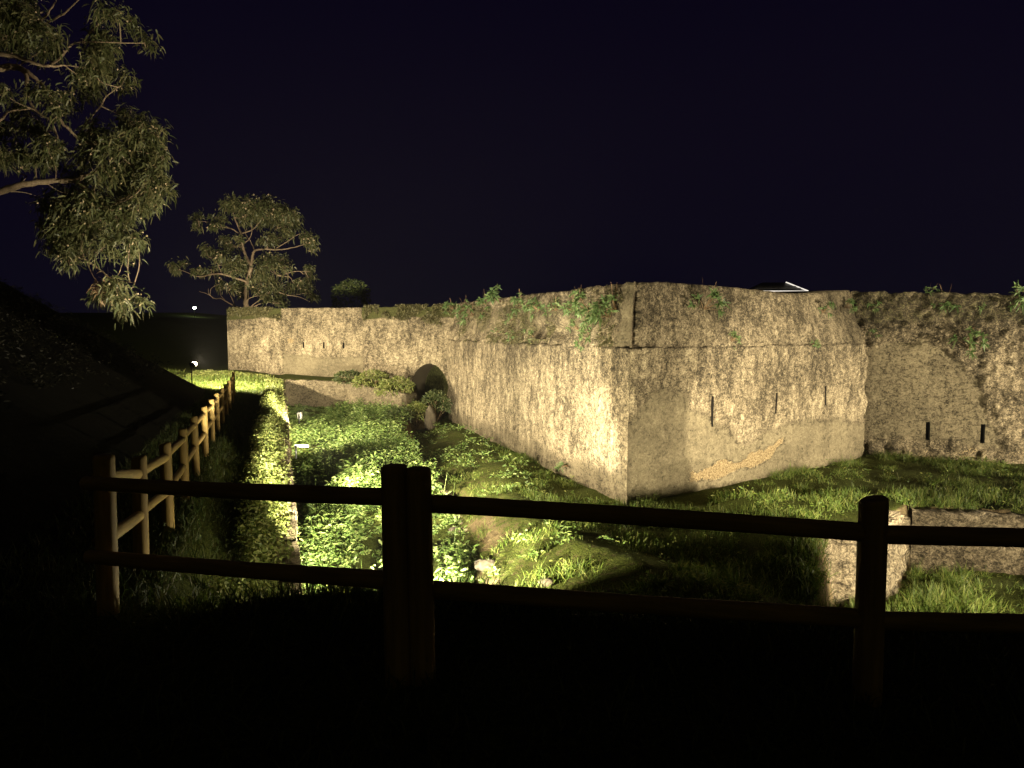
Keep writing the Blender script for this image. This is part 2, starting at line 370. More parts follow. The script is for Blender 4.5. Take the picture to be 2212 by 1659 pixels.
# ------------------------------------------------------------------ masonry panels
def panel(name, A, B, offA, offB, zb, ztop, mat, parent=None, s_of=None, disp=None, holes=(), masks=None, du=.09, dv=.09,
          deep=2.2, ends=(0, 0), vlines=(), hole_name='loophole'):
    """a rough wall face from plan point A to B. offA/offB: plan shift per metre of setback. ztop(t). holes: (u0,u1,v0,v1,test,depth)"""
    A, B = np.array(A, float), np.array(B, float); L = np.linalg.norm(B - A); d = (B - A) / L; nrm = np.array([d[1], -d[0]])
    us = list(np.linspace(0, L, max(3, int(L / du)))); zt0 = float(np.max(ztop(np.array([0, .5, 1.]))))
    vs = list(np.linspace(zb, zt0, max(3, int((zt0 - zb) / dv))))
    def insert(lst, e):
        k = min(range(1, len(lst) - 1), key=lambda q: abs(lst[q] - e))
        if abs(lst[k] - e) < 1e-6: return
        lst.append(e); lst.sort()
    for h in holes:
        if h[4] is None:
            for e in h[:2]: insert(us, e)
            for e in h[2:4]: insert(vs, e)
        else:
            for e in np.arange(h[0], h[1], .05): insert(us, e)
            for e in np.arange(h[2], h[3], .05): insert(vs, e)
    us, vs = np.array(us), np.array(vs); nu, nv = len(us), len(vs)
    U, Vv = np.meshgrid(us, vs, indexing='ij'); T = U / L
    top = ztop(T); Zw = zb + (Vv - zb) * (top - zb) / (zt0 - zb)
    s = s_of(Zw) if s_of else np.zeros_like(Zw)
    oA, oB = np.array(offA, float), np.array(offB, float)
    XY = A + (B - A) * T[..., None] + (oA * (1 - T)[..., None] + oB * T[..., None]) * s[..., None]
    dd = disp(U, Zw) if disp else 0 * U
    tp = np.minimum(sst(U / .22), sst((L - U) / .22))
    XY = XY + nrm * (dd * tp)[..., None]
    for k, (sd, off) in enumerate(((ends[0], oA), (ends[1], oB))):
        wgt = 1 - sst((U if k == 0 else L - U) / .22)
        XY = XY + off * (.32 * (fbm(Zw * 1.7 + 5, Zw * 0 + sd, 6, sd) - .42) * wgt)[..., None]
    V = np.concatenate([XY, Zw[..., None]], -1).reshape(-1, 3)
    cell = np.ones((nu - 1, nv - 1), bool); uc = (us[:-1] + us[1:]) / 2; vc = (vs[:-1] + vs[1:]) / 2
    hid = np.full((nu - 1, nv - 1), -1)
    for k, h in enumerate(holes):
        mm = (uc[:, None] > h[0]) & (uc[:, None] < h[1]) & (vc[None] > h[2]) & (vc[None] < h[3])
        if h[4] is not None: mm &= h[4](uc[:, None], vc[None])
        hid[mm] = k
    cell = hid < 0
    idx = lambda i, j: i * nv + j
    ii, jj = np.nonzero(cell)
    Q = np.stack([idx(ii, jj), idx(ii + 1, jj), idx(ii + 1, jj + 1), idx(ii, jj + 1)], -1)
    # top ledge running back
    if deep:
        base = len(V); tr = V.reshape(nu, nv, 3)[:, -1]; bk = tr.copy(); bk[:, :2] += (lerp(oA if abs(oA).sum() else -nrm, oB if abs(oB).sum() else -nrm, (us / L)[:, None]) * deep); bk2 = bk.copy(); bk2[:, 2] = zb
        V = np.concatenate([V, bk, bk2]); i = np.arange(nu - 1)
        q1 = np.stack([idx(i, nv - 1), idx(i + 1, nv - 1), base + i + 1, base + i], -1)
        q2 = np.stack([base + i, base + i + 1, base + nu + i + 1, base + nu + i], -1)
        Q = np.concatenate([Q, q1, q2])
        U2 = np.concatenate([U.ravel(), us, us]); Z2 = np.concatenate([Zw.ravel(), tr[:, 2] + deep, tr[:, 2] + deep + 3])
    else: U2, Z2 = U.ravel(), Zw.ravel()
    at = {'m_plaster': 0 * U2, 'm_dark': 0 * U2, 'm_warm': 0 * U2, 'm_moss': 0 * U2}
    if masks:
        for k, v in masks(U2, Z2).items(): at[k] = v
    org = np.array([0, 0, 0]) if parent is None else np.array(parent.location)
    o = mesh_np(name, V - org, Q, mat, parent, uv=np.stack([U2, Z2], -1), attrs=at)
    G0 = V[:nu * nv].reshape(nu, nv, 3)
    for k, h in enumerate(holes):
        S = Soup(); dv3 = np.array([*(-nrm * h[5]), 0])
        ii, jj = np.nonzero(hid == k)
        inset = set(zip(ii.tolist(), jj.tolist())); back = []
        for (a, b) in inset:
            c = [G0[a, b], G0[a + 1, b], G0[a + 1, b + 1], G0[a, b + 1]]
            back.append([p + dv3 for p in c])
            for (na, nb, e) in ((a, b - 1, (0, 1)), (a + 1, b, (1, 2)), (a, b + 1, (2, 3)), (a - 1, b, (3, 0))):
                if (na, nb) not in inset:
                    p, q = c[e[0]], c[e[1]]; S.add([p, q, q + dv3, p + dv3], [(0, 1, 2, 3)])
        for bq in back: S.add(bq, [(0, 1, 2, 3)])
        S.build(hole_name if h[4] is None else 'arch_recess', M['slit'] if h[4] is None else M['smooth'], o, origin=org)
    return o
def miter(n1, n2):
    n1, n2 = np.array(n1), np.array(n2); return -(n1 + n2) / (1 + n1 @ n2)
def nrm_of(A, B):
    d = np.array(B, float) - np.array(A, float); d /= np.linalg.norm(d); return np.array([d[1], -d[0]])

# ------------------------------------------------------------------ the fort
W0, W1 = (-17.5, 43.7), (-3.0, 39.4)
Lp, Sp, Rp = (-3.46, 38.1), (3.3, 20.0), (13.95, 27.8)
C0, C1 = (13.45, 28.6), (31, 21.8)
fort = thing('fort', 'long weathered stone fort with pointed bastion rising behind the ditch, lit by floodlights', 'fort', (0, 30, -5))
nW, nL, nS = nrm_of(W0, W1), nrm_of(Lp, Sp), nrm_of(Sp, Rp); nC = nrm_of(C0, C1)
nRf = np.array([.95, .3]); nRf /= np.linalg.norm(nRf); nLf = np.array([-.95, .3]); nLf /= np.linalg.norm(nLf)
mS = miter(nL, nS); mR = miter(nS, nRf); mL = miter(nLf, nL)
CAP = -.5
def sback(z): return .055 + np.clip((z - CAP) / 1.9, 0, 1.1) * .5
def rough(a, b, sd, fx=3.0, fy=1.6):
    return lambda u, v: a * (fbm(u * fx, v * fy, 5, sd) - .5) + b * (fbm(u * .45, v * .45, 2, sd + 9) - .5)
LS = float(np.linalg.norm(np.array(Sp) - np.array(Lp))); SR = float(np.linalg.norm(np.array(Rp) - np.array(Sp)))
def mk_left(u, z):
    lowp = sst((-3.9 - z + 1.0 * (fbm(u * .6, z * .6, 3, 3) - .5)) / .5) * .45
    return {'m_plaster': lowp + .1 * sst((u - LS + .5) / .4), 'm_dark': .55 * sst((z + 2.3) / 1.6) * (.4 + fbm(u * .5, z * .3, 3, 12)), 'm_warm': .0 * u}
def mk_right(u, z):
    b = fbm(u * .55, z * .55, 4, 21)
    lim = I(u, [0, 1.0, 2.2, 4, 6, 9, 13.2], [-2.2, -1.7, -1.9, -3.1, -3.2, -3.1, -3.2])
    pl = sst((lim - z + 1.6 * (b - .5)) / .6) * .8
    edge = I(u, [0, 2.6, 5.0, 6.9, 7.5, 7.9], [-4.3, -4.3, -4.2, -4.0, -3.55, -3.7]); wob = .55 * (fbm(u * 1.9, z * 1.0, 4, 31) - .5)
    wm = sst((edge + wob - z) / .08) * sst((z - (edge - .46) + wob * .5) / .12) * sst((u - 2.5) / .5) * sst((7.75 - u) / .3)
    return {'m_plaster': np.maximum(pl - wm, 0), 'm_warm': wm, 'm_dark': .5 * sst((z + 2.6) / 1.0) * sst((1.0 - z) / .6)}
def mk_par_l(u, z):
    return {'m_moss': (.15 + .6 * fbm(u * .9, z * .9, 4, 93)) * sst((u - 1) / 2) * sst((LS - 1.2 - u) / .8) * sst((z + .45) / .5) * sst((1.25 - z) / .3), 'm_dark': .35 * np.ones_like(u), 'm_plaster': .8 * sst((u - LS + 1.0) / .3)}
def mk_par_r(u, z): return {'m_dark': .38 + .2 * sst((z - .0) / .5), 'm_plaster': .35 * sst((u - 9) / 3), 'm_moss': .25 * sst((z - .2) / .8)}
flat = lambda c: (lambda t: c + 0 * t)
capl = lambda sd: (lambda t: CAP + .13 * (fbm(t * 34, t * 0, 5, sd) - .5))
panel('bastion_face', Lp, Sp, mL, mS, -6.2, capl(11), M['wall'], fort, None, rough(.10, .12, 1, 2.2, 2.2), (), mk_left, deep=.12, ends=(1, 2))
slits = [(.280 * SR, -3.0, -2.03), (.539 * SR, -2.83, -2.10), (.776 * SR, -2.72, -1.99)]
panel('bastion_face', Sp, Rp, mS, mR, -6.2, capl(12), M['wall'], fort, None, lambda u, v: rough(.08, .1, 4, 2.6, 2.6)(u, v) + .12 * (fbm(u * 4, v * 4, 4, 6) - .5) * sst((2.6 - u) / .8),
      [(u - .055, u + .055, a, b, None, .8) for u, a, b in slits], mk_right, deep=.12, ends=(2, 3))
ragged = lambda sd, a: (lambda t: a * (fbm(t * 60, t * 0, 4, sd) - .5))
def par_l_disp(u, v):
    hole = sst((fbm(u * 1.1, v * 1.2, 4, 44) - .5) / .12) * sst((u - 1.5) / 1.5) * sst((LS - 1.1 - u) / .5) * sst((v + .4) / .3) * sst((1.2 - v) / .25)
    return rough(.34, .14, 14, 2.6, 2.6)(u, v) - .26 * hole
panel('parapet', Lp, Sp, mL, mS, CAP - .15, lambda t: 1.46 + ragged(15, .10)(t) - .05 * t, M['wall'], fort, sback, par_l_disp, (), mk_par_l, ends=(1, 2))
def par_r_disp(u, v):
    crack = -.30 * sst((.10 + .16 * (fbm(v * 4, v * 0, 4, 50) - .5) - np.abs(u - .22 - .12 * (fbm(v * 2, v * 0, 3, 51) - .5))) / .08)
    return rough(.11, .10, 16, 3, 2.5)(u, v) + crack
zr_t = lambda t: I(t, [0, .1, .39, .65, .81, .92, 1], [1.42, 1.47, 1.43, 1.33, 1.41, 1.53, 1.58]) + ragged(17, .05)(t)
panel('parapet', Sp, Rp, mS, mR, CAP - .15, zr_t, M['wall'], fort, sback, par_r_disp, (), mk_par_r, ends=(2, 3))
# flanks of the bastion, mostly turned away
panel('bastion_flank', Rp, C0 + nRf * -.0 + np.array((-.35, .6)), mR, mR, -6.2, flat(CAP), M['wall'], fort, None, rough(.06, .05, 5), (), None, deep=0, ends=(3, 3))
panel('parapet', Rp, C0 + np.array((-.35, .6)), mR, mR, CAP - .15, flat(1.58), M['wall'], fort, sback, rough(.06, .05, 5), (), None, deep=1, ends=(3, 3))
panel('bastion_flank', (-3.0, 40.2), Lp, mL, mL, -6.2, flat(CAP), M['wall'], fort, None, rough(.06, .05, 5), (), None, deep=0, ends=(1, 1))
panel('parapet', (-3.0, 40.2), Lp, mL, mL, CAP - .15, flat(1.46), M['wall'], fort, sback, rough(.06, .05, 5), (), None, deep=1, ends=(1, 1))
# far curtain
LW = float(np.linalg.norm(np.array(W1) - np.array(W0)))
fs = [(t * LW, -1.03, -.68) for t in (.346, .437, .524)]
ua, ub = .806 * LW, .965 * LW; um = (ua + ub) / 2; hw = (ub - ua) / 2
def arch_test(u, v): return ((np.abs(u - um) / hw) ** 2 + (np.maximum(0, v + 3.6) / 1.75) ** 2) < 1
def far_disp(u, v):
    s1, s2 = .2556 * LW, .6136 * LW
    midp = sst((u - s1) / .06) * sst((s2 - u) / .06)
    return rough(.06, .08, 61, 3, 1.2)(u, v) - .14 * midp + .10 * sst((v - .75) / .1) * (1 - midp)
def mk_far(u, z):
    s1, s2 = .2556 * LW, .6136 * LW; midp = sst((u - s1) / .05) * sst((s2 - u) / .05)
    b = fbm(u * .8, z * .8, 4, 71)
    return {'m_plaster': midp * sst((-1.45 - z + .9 * (b - .5)) / .25) * .9 + .15 * midp, 'm_dark': .35 * sst((z + 1.2) / 2) * (1 - .4 * midp),
            'm_warm': .7 * sst((.22 - np.hypot((u - s1 - .5) / 1.4, z + .6)) / .1), 'm_moss': .85 * sst((z - .62 + .35 * (b - .5)) / .2) * (1 - midp)}
panel('curtain_wall', W0, W1, (0, 0), (0, 0), -5.6, lambda t: 1.34 + ragged(18, .06)(t), M['wall'], fort, None, far_disp,
      [(u - .055, u + .055, a, b, None, .6) for u, a, b in fs] + [(ua, ub, -4.9, -1.84, arch_test, 3.2)], mk_far, ends=(5, 6), du=.1, dv=.1)
panel('curtain_return', (-21.8, 56), W0, (0, 0), (0, 0), -5.6, flat(1.34), M['wall'], fort, None, rough(.06, .08, 62), (), None, deep=.5, ends=(6, 5), du=.2, dv=.2)
# right curtain
LC = float(np.linalg.norm(np.array(C1) - np.array(C0)))
cu = [(.161, -4.27, -3.55), (.2585, -4.26, -3.52)]
def smooth_patch(u, z):
    ur = I(z, [-4.4, -3, -1.9, -1.25, -.7, -.27], [5.5, 4.9, 4.55, 4.3, 3.7, 2.6]); ul = I(z, [-1.2, -.7, -.27], [-.5, .9, 2.3])
    d = np.minimum(np.minimum(ur - u, u - ul), np.minimum(-.25 - z, (z + 4.45) * 1.0)) + .9 * (fbm(u * 1.3, z * 1.3, 5, 81) - .5)
    return sst((d + .02) / .22)
def rc_disp(u, v):
    p = smooth_patch(u, v)
    return -.10 * p + (1 - p) * (.30 * (fbm(u * 2.6, v * 2.6, 5, 84) - .5) + .1 * (vnoise(u * 8, v * 8, 85) - .5)) + .05 * p * (fbm(u * 2, v * 3, 4, 86) - .5) - .16 * sst((v - .2) / 1.2)
def mk_rc(u, z):
    p = smooth_patch(u, z)
    return {'m_plaster': p * .6, 'm_dark': .45 + (1 - p) * (.25 + .5 * sst((z + 1.0) / 1.0)), 'm_warm': .6 * (1 - p) * sst((-4.3 - z) / .2) * fbm(u * 1.1, z * 2, 3, 87), 'm_moss': .45 * (1 - p) * sst((z + .3) / .8)}
panel('curtain_wall', C0, C1, (0, 0), (0, 0), -6.3, lambda t: 1.58 - .75 * t + ragged(19, .16)(t), M['wall'], fort, None, rc_disp,
      [(t * LC - .075, t * LC + .075, a, b, None, .6) for t, a, b in cu], mk_rc, ends=(7, 8), du=.075, dv=.075)

# ------------------------------------------------------------------ ditch walls
def wall_thing(name, pts, zbs, zts, mat, label, sd, amp=.12, cat='wall', deep=.5, masks=None, du=.09, fxy=(2.4, 2.0), topr=.14):
    a = np.array(pts[0]); t = thing(name, label, cat, (float(a[0]), float(a[1]), float(zbs[0])))
    for k in range(len(pts) - 1):
        n0 = nrm_of(pts[k], pts[k + 1])
        mA = miter(nrm_of(pts[k - 1], pts[k]), n0) if k > 0 else -n0
        mB = miter(n0, nrm_of(pts[k + 1], pts[k + 2])) if k < len(pts) - 2 else -n0
        panel('wall_face', pts[k], pts[k + 1], mA, mB, min(zbs[k], zbs[k + 1]), lambda u, a=zts[k], b=zts[k + 1], s=sd + k: a + (b - a) * u + topr * (fbm(u * 25, u * 0, 4, s) - .5),
              mat, t, None, rough(amp, amp * .8, sd + k * 7, *fxy), (), masks, du, du, deep, (sd + k, sd + k + 1))
    return t
ys_ = [9.2, 13, 18, 24, 30, 38.9]
mossy = lambda a: (lambda u, z: {'m_moss': a * fbm(u * .4, z * .6, 3, 91) * 1.5, 'm_plaster': .25 + 0 * u})
wall_thing('ditch_wall', [(x_crest(y) + .24, y) for y in ys_], [-6.4, -6.4, -6.1, -5.8, -5.4, -5], [float(I(y, *ZC)) + .02 for y in ys_], M['smooth'],
           'long mossy ditch wall below the post and rail fence, running away from the viewer', 100, .10, masks=mossy(.55), du=.12)
wall_thing('retaining_wall', [(-12.6, 38.6), (-9.05, 38.6), (-5.45, 35.85), (-5.0, 37.5)], [-4.9] * 4, [-2.66, -2.8, -3.2, -3.3], M['smooth'],
           'low pale stone retaining wall closing the far end of the ditch under the leafy berm', 120, .10, masks=lambda u, z: {'m_plaster': .45 + 0 * u, 'm_dark': .2 + 0 * u})
yy = [31.5, 27, 23.5, 20.5, 18.6]
wall_thing('terrace_wall', [(float(I(y, *XE)) - .28, y) for y in yy], [-6.3] * 5, [-5.2, -5.2, -5.2, -5.2, -5.35], M['smooth'],
           'low broken stone wall holding up the grassy terrace beside the overgrown ditch floor', 140, .18, masks=lambda u, z: {'m_plaster': .3 + 0 * u, 'm_moss': .25 * fbm(u, z, 3, 9)})
wp = [(6.5, 16.3), (6.72, 15.45), (8.5, 15.75), (10.3, 17.95)]
wall_thing('ashlar_wall', wp, [-6.8] * 4, [-4.6, -4.55, -4.6, -4.7], M['rubble'], 'brightly lit corner wall of large worn stones in the lower right ditch', 160, .55, masks=lambda u, z: {'m_plaster': .05 + 0 * u, 'm_dark': -.1 + 0 * u, 'm_moss': .35 * fbm(u * 1.2, z * 1.2, 3, 97)}, topr=.6)
wall_thing('rock_wall', [(10.33, 17.98), (15, 17.1), (30, 14.45)], [-6.8] * 3, [-4.62, -4.7, -4.8], M['rock'], 'rough dark rock wall with eroded ledges above tall grass, far right', 170, .62, masks=lambda u, z: {'m_dark': .45 + 0 * u, 'm_moss': .2 + 0 * u}, du=.07, fxy=(1.3, 4.2))

# ------------------------------------------------------------------ fences
def post_mesh(h, r=.07, cut=0):
    S = Soup(); zs = [-.25, 0, .3, .6, h - .03, h - .008, h, h]; rs = [r, r, r * .99, r * .98, r * .97, r * .93, r * .8, .001]
    n = 18; th = np.arange(n) / n * 2 * math.pi
    rr = np.array(rs)[:, None] * (1 + .05 * (vnoise(np.cos(th) * 2 + 5, np.sin(th) * 2 + 5 + cut, 2)[None] - .5) * 2)
    V = np.stack([rr * np.cos(th), rr * np.sin(th), np.repeat(np.array(zs)[:, None], n, 1) + (np.array(zs)[:, None] > h - .02) * cut * .012 * np.cos(th)[None]], -1)
    i = np.arange(len(zs) - 1)[:, None] * n; k = np.arange(n)[None]; k2 = (k + 1) % n
    S.add(V.reshape(-1, 3), np.stack([i + k, i + k2, i + n + k2, i + n + k], -1).reshape(-1, 4)); return S
def add_post(root, x, y, zb, h, r=.07, rz=0, cut=0):
    o = post_mesh(h, r, cut).build('post', M['post'], root, True); o.location = (x - root.location[0], y - root.location[1], zb - root.location[2]); o.rotation_euler = (random.uniform(-.012, .012), random.uniform(-.012, .012), rz); return o
def add_rail(root, a, b, r=.0465):
    a, b = np.array(a, float), np.array(b, float); L = np.linalg.norm(b - a); n = 9; t = np.linspace(0, 1, n)
    S = Soup(); sag = .006 * np.sin(t * math.pi)
    pts = np.stack([0 * t, sag * random.choice((-1, 1)), t * L], 1)
    S.tube(pts, r * (1 + .05 * (vnoise(t * 4, t * 0, random.random() * 50) - .5) * 2), 14)
    q = 14; S.add(np.concatenate([pts[:1] + np.stack([np.cos(np.arange(q) / q * 6.283) * r, np.sin(np.arange(q) / q * 6.283) * r, np.zeros(q)], 1)]), [(0, 1, 2, 3)])
    o = S.build('rail', M['post'], root, True)
    d = Vector(b - a).normalized(); o.rotation_euler = d.to_track_quat('Z', 'Y').to_euler(); o.location = Vector(a) - root.location
    return o
near = thing('wooden_fence', 'dark round timber post and rail fence in the foreground with a doubled post', 'fence', (-.5, 3.46, -1.8))
PX = {0: (-2.78, 4.75, -1.96, 1.11), 1: (-.574, 3.46, -1.80, 1.135), 2: (1.795, 3.46, -1.88, 1.05), 3: (4.15, 3.52, -1.95, 1.05)}
add_post(near, *PX[1], r=.069); add_post(near, -.456, 3.475, -1.80, 1.122, r=.069)
add_post(near, *PX[2], r=.0705, cut=1); add_post(near, *PX[3])
for za, zb_, zc_, zd_, ze in ((-1.02, -.824, -.866, -1.005, -1.06), (-1.525, -1.247, -1.31, -1.445, -1.50)):
    add_rail(near, (-2.86, 4.70, za), (-.60, 3.47, zb_)); add_rail(near, (-.50, 3.53, zc_), (1.80, 3.47, zd_)); add_rail(near, (1.81, 3.45, zd_ - .002), (4.2, 3.5, ze))
side = thing('wooden_fence', 'long honey brown timber post and rail fence running down the left path to the fort', 'fence', (-2.78, 4.75, -1.96))
qy = [4.75, 6.7, 8.7, 11, 13.3, 15.6, 17.9, 20.2, 22.5, 24.8, 27.1, 29.4, 31.6]; tops = []
for k, y in enumerate(qy):
    x = x_fence(y); zb0 = float(I(y, *ZF)); add_post(side, x, y, zb0, 1.11, r=.07, cut=1 if k % 3 else 0); tops.append((x, y, zb0 + 1.11))
for k in range(len(qy) - 1):
    for dz in (.17, .59):
        a, b = tops[k], tops[k + 1]
        if k == 11: continue
        add_rail(side, (a[0] - .03, a[1], a[2] - dz + random.uniform(-.02, .02)), (b[0], b[1], b[2] - dz + random.uniform(-.02, .02)), .05)

# ------------------------------------------------------------------ floodlights
LAMP_LABEL = {'tree_foot': 'floodlight behind the far fort wall shining up into the layered tree',
    'lower_fill': 'added unseen fill light down in the right ditch facing the ashlar corner wall',
    'fence_fill': 'added unseen fill light on the terrace edge below the doubled post, turned to the left fence',
    'ditch_fill': 'added unseen fill light low on the ditch floor shining along the weeds',
    'near_ditch': 'floodlight standing in the ditch directly below the doubled fence post', 'right_ditch': 'floodlight on the bank below the right fence post aimed at the bastion',
    'far_right': 'floodlight out to the right facing the rough curtain wall', 'ditch_wall_near': 'slim white floodlight bar fixed to the left ditch wall',
    'ditch_wall_far': 'small bright lamp on the left ditch wall farther from the viewer', 'hillside': 'glaring floodlight on the dark hillside beside the far path'}
for nm, loc, tgt, watts, ang, bl, rad, colr in LAMPS:
    root = thing('floodlight', LAMP_LABEL[nm], 'lamp', loc)
    d = (Vector(tgt) - Vector(loc)).normalized(); q = d.to_track_quat('-Z', 'Y').to_euler()
    wid, hgt = (.46, .05) if nm == 'ditch_wall_near' else ((.12, .2) if nm == 'ditch_wall_far' else (.30, .22))
    S = Soup(); S.box((0, 0, .10), (wid, hgt, .10)); 
    for sx in (() if nm == 'hillside' else (-1, 1)): S.box((sx * (wid / 2 + .006), 0, .05), (.01, hgt, .22))
    for sy in (() if nm == 'hillside' else (-1, 1)): S.box((0, sy * (hgt / 2 + .006), .05), (wid + .03, .01, .22))
    hs = S.build('housing', M['lampwhite'] if 'ditch_wall' in nm else M['lamp'], root); hs.rotation_euler = q
    S = Soup(); (S.rock((0, 0, .02), (.13, .10, .13), 2, 8) if nm == 'hillside' else S.box((0, 0, .045), (wid * .94, hgt * .9, .008))); gl = S.build('glass', M['glass'], root); gl.rotation_euler = q
    if nm == 'ditch_wall_near':
        for o_ in (hs, gl): bpy.data.objects.remove(o_)
        S = Soup(); S.box((0, 0, 0), (.40, .09, .055), -.1); S.build('housing', M['lampwhite'], root); S = Soup(); S.box((0, 0, .031), (.34, .06, .006), -.1); S.build('glass', M['glass'], root)
    gz = float(height(loc[0], loc[1])) if 'wall' not in nm else loc[2] - .25
    S = Soup(); hh = max(.15, loc[2] - gz); S.box((-d.x * .16, -d.y * .16, -hh / 2 - .02), (.04, .04, hh + .1)); S.build('bracket', M['lamp'], root)
    ld = bpy.data.lights.new('floodlight_beam', 'SPOT'); ld.energy = watts; ld.color = colr; ld.spot_size = R(ang); ld.spot_blend = bl; ld.shadow_soft_size = rad
    lo = bpy.data.objects.new('floodlight_beam', ld); COL.objects.link(lo); lo.parent = root; lo.location = d * .16; lo.rotation_euler = q
far = P(420, 665, 130)
root = thing('street_lamp', 'tiny greenish white lamp far away beyond the left hillside', 'lamp', (far.x, far.y, -2.5))
S = Soup(); S.tube([(0, 0, 0), (0, 0, far.z + 2.3)], .08); S.build('pole', M['lamp'], root)
S = Soup(); S.rock((0, 0, far.z + 2.5), (.32, .32, .2), 3, 6); S.build('lamp_head', M['star'], root)

# ------------------------------------------------------------------ roof peeking over the bastion
rp = thing('pavilion', 'dark hipped roof with a white lit eave peeking over the bastion wall', 'building', (16.5, 45, -2.4))
S = Soup(); x0, x1, r0, r1 = 14.7, 18.15, 15.75, 17.25; ze, zr_, y0, y1 = 2.42 + 2.4, 3.03 + 2.4, -1.2, 1.2
Vr = [(x0 - 16.5, y0, ze), (x1 - 16.5, y0, ze), (x1 - 16.5, y1, ze), (x0 - 16.5, y1, ze), (r0 - 16.5, 0, zr_), (r1 - 16.5, 0, zr_)]
S.add(Vr, [(0, 1, 5, 4), (2, 3, 4, 5), (1, 2, 5, 5), (3, 0, 4, 4)]); roofo = S.build('roof', M['roof'], rp)
S = Soup(); S.tube([Vr[0], Vr[1]], .035); S.tube([Vr[1], Vr[5]], .05); S.build('glowing_edge', M['trim_glow'], rp)  # white eave and hip trim given its own glow to look lit
S = Soup()
for f in (.3, .52): S.tube([np.array(Vr[0]) * (1 - f) + np.array(Vr[4]) * f + (0, -.03, .02), np.array(Vr[1]) * (1 - f) + np.array(Vr[5]) * f + (0, -.03, .02)], .018)
S.build('roof_batten', M['trim'], rp)
S = Soup(); S.box((-.08, 0, ze / 2 - .05), (2.9, 1.9, ze - .1)); S.build('wall', M['smooth'], rp)

# ------------------------------------------------------------------ trees
def make_tree(name, label, D, conv, clusters, branches, trunk, leafL, leafW, per, twig, dz_rng, blossoms=0, group=None, base=None, sub=9, dead=()):
    pt = lambda zx, zy, dd=0: np.array(P(*conv(zx, zy), D + dd))
    root = thing(name, label, 'tree', base if base is not None else tuple(pt(*trunk[0][0])), group)
    org = np.array(root.location); T = Soup(); sk = []
    for (pl, r0, r1) in trunk + branches:
        dd = np.cumsum(np.random.default_rng(len(sk)).normal(0, .22, len(pl))) if len(pl) > 2 else np.zeros(len(pl)); dd[0] = 0
        w = spline([pt(p[0], p[1], d if len(p) < 3 else p[2]) for p, d in zip(pl, dd)], 5)
        w[1:-1] += rng.normal(0, r0 * .12, (len(w) - 2, 3)); T.tube(w, np.linspace(r0, r1, len(w)), 8); sk.append(w)
    SK = np.concatenate(sk); LV = Soup(); DL = Soup(); BL = Soup(); nb = 0
    for ci, (zx, zy, rx, ry) in enumerate(clusters):
        dd = rng.uniform(-dz_rng, dz_rng); c = pt(zx, zy, dd); ex = np.linalg.norm(pt(zx + rx, zy, dd) - c); ez = np.linalg.norm(pt(zx, zy + ry, dd) - c); ey = .8 * (ex + ez) / 2
        near_i = np.argmin(np.linalg.norm(SK - c, axis=1) + 2.0 * np.maximum(0, SK[:, 2] - c[2])); b0 = SK[near_i]
        mid = (b0 + c) / 2 + rng.normal(0, .12, 3) * np.linalg.norm(c - b0) - np.array([0, 0, .06]) * np.linalg.norm(c - b0)
        T.tube(spline([b0, mid, c], 4), np.linspace(twig * 1.5, twig * .8, 9), 5)
        k = max(4, int(sub * ex * ez / .35)); q = rng.normal(size=(k, 3)); q /= np.linalg.norm(q, axis=1, keepdims=True); q *= rng.uniform(.25, 1.0, (k, 1)) ** .6
        q = c + q * np.array([ex, ey, ez])
        for p in q:
            T.tube(np.array([c, (c + p) / 2 + rng.normal(0, .05, 3), p]), np.array([twig * .7, twig * .5, twig * .3]), 4)
            d = rng.normal(size=(per, 3)); d[:, 2] -= .25; d += (p - c) / (np.linalg.norm(p - c) + .1) * .6
            o = p + rng.normal(0, .10 + .12 * ex, (per, 3))
            (DL if ci in dead else LV).strips(o, d, rng.uniform(.6, 1.25, per) * leafL, rng.uniform(.7, 1.3, per) * leafW, rng.uniform(.2, 1.0, per), 3)
            if rng.random() < blossoms:
                m = rng.integers(3, 8)
                for b in o[:m]: BL.add(b + np.array([(0, 0, .5), (.5, 0, 0), (0, .5, 0), (-.5, 0, 0), (0, -.5, 0), (0, 0, -.5)]) * leafW * 1.6, [(1, 2, 0, 0), (2, 3, 0, 0), (3, 4, 0, 0), (4, 1, 0, 0), (2, 1, 5, 5), (3, 2, 5, 5), (4, 3, 5, 5), (1, 4, 5, 5)][:0] or [(0, 1, 5, 3), (0, 2, 5, 4), (1, 2, 3, 4)]); nb += 1
    T.build('trunk', M['bark'], root, True, org); LV.build('crown', M['euc'], root, False, org)
    if dead: DL.build('dead_leaves', M['drystem'], root, False, org)['label'] = 'dry pale leaf bunch'
    if nb: BL.build('blossom', M['blossom'], root, False, org)['kind'] = 'stuff'
    return root
cv_m = lambda x, y: (353.9 + x * .17, 398.2 + y * .17)
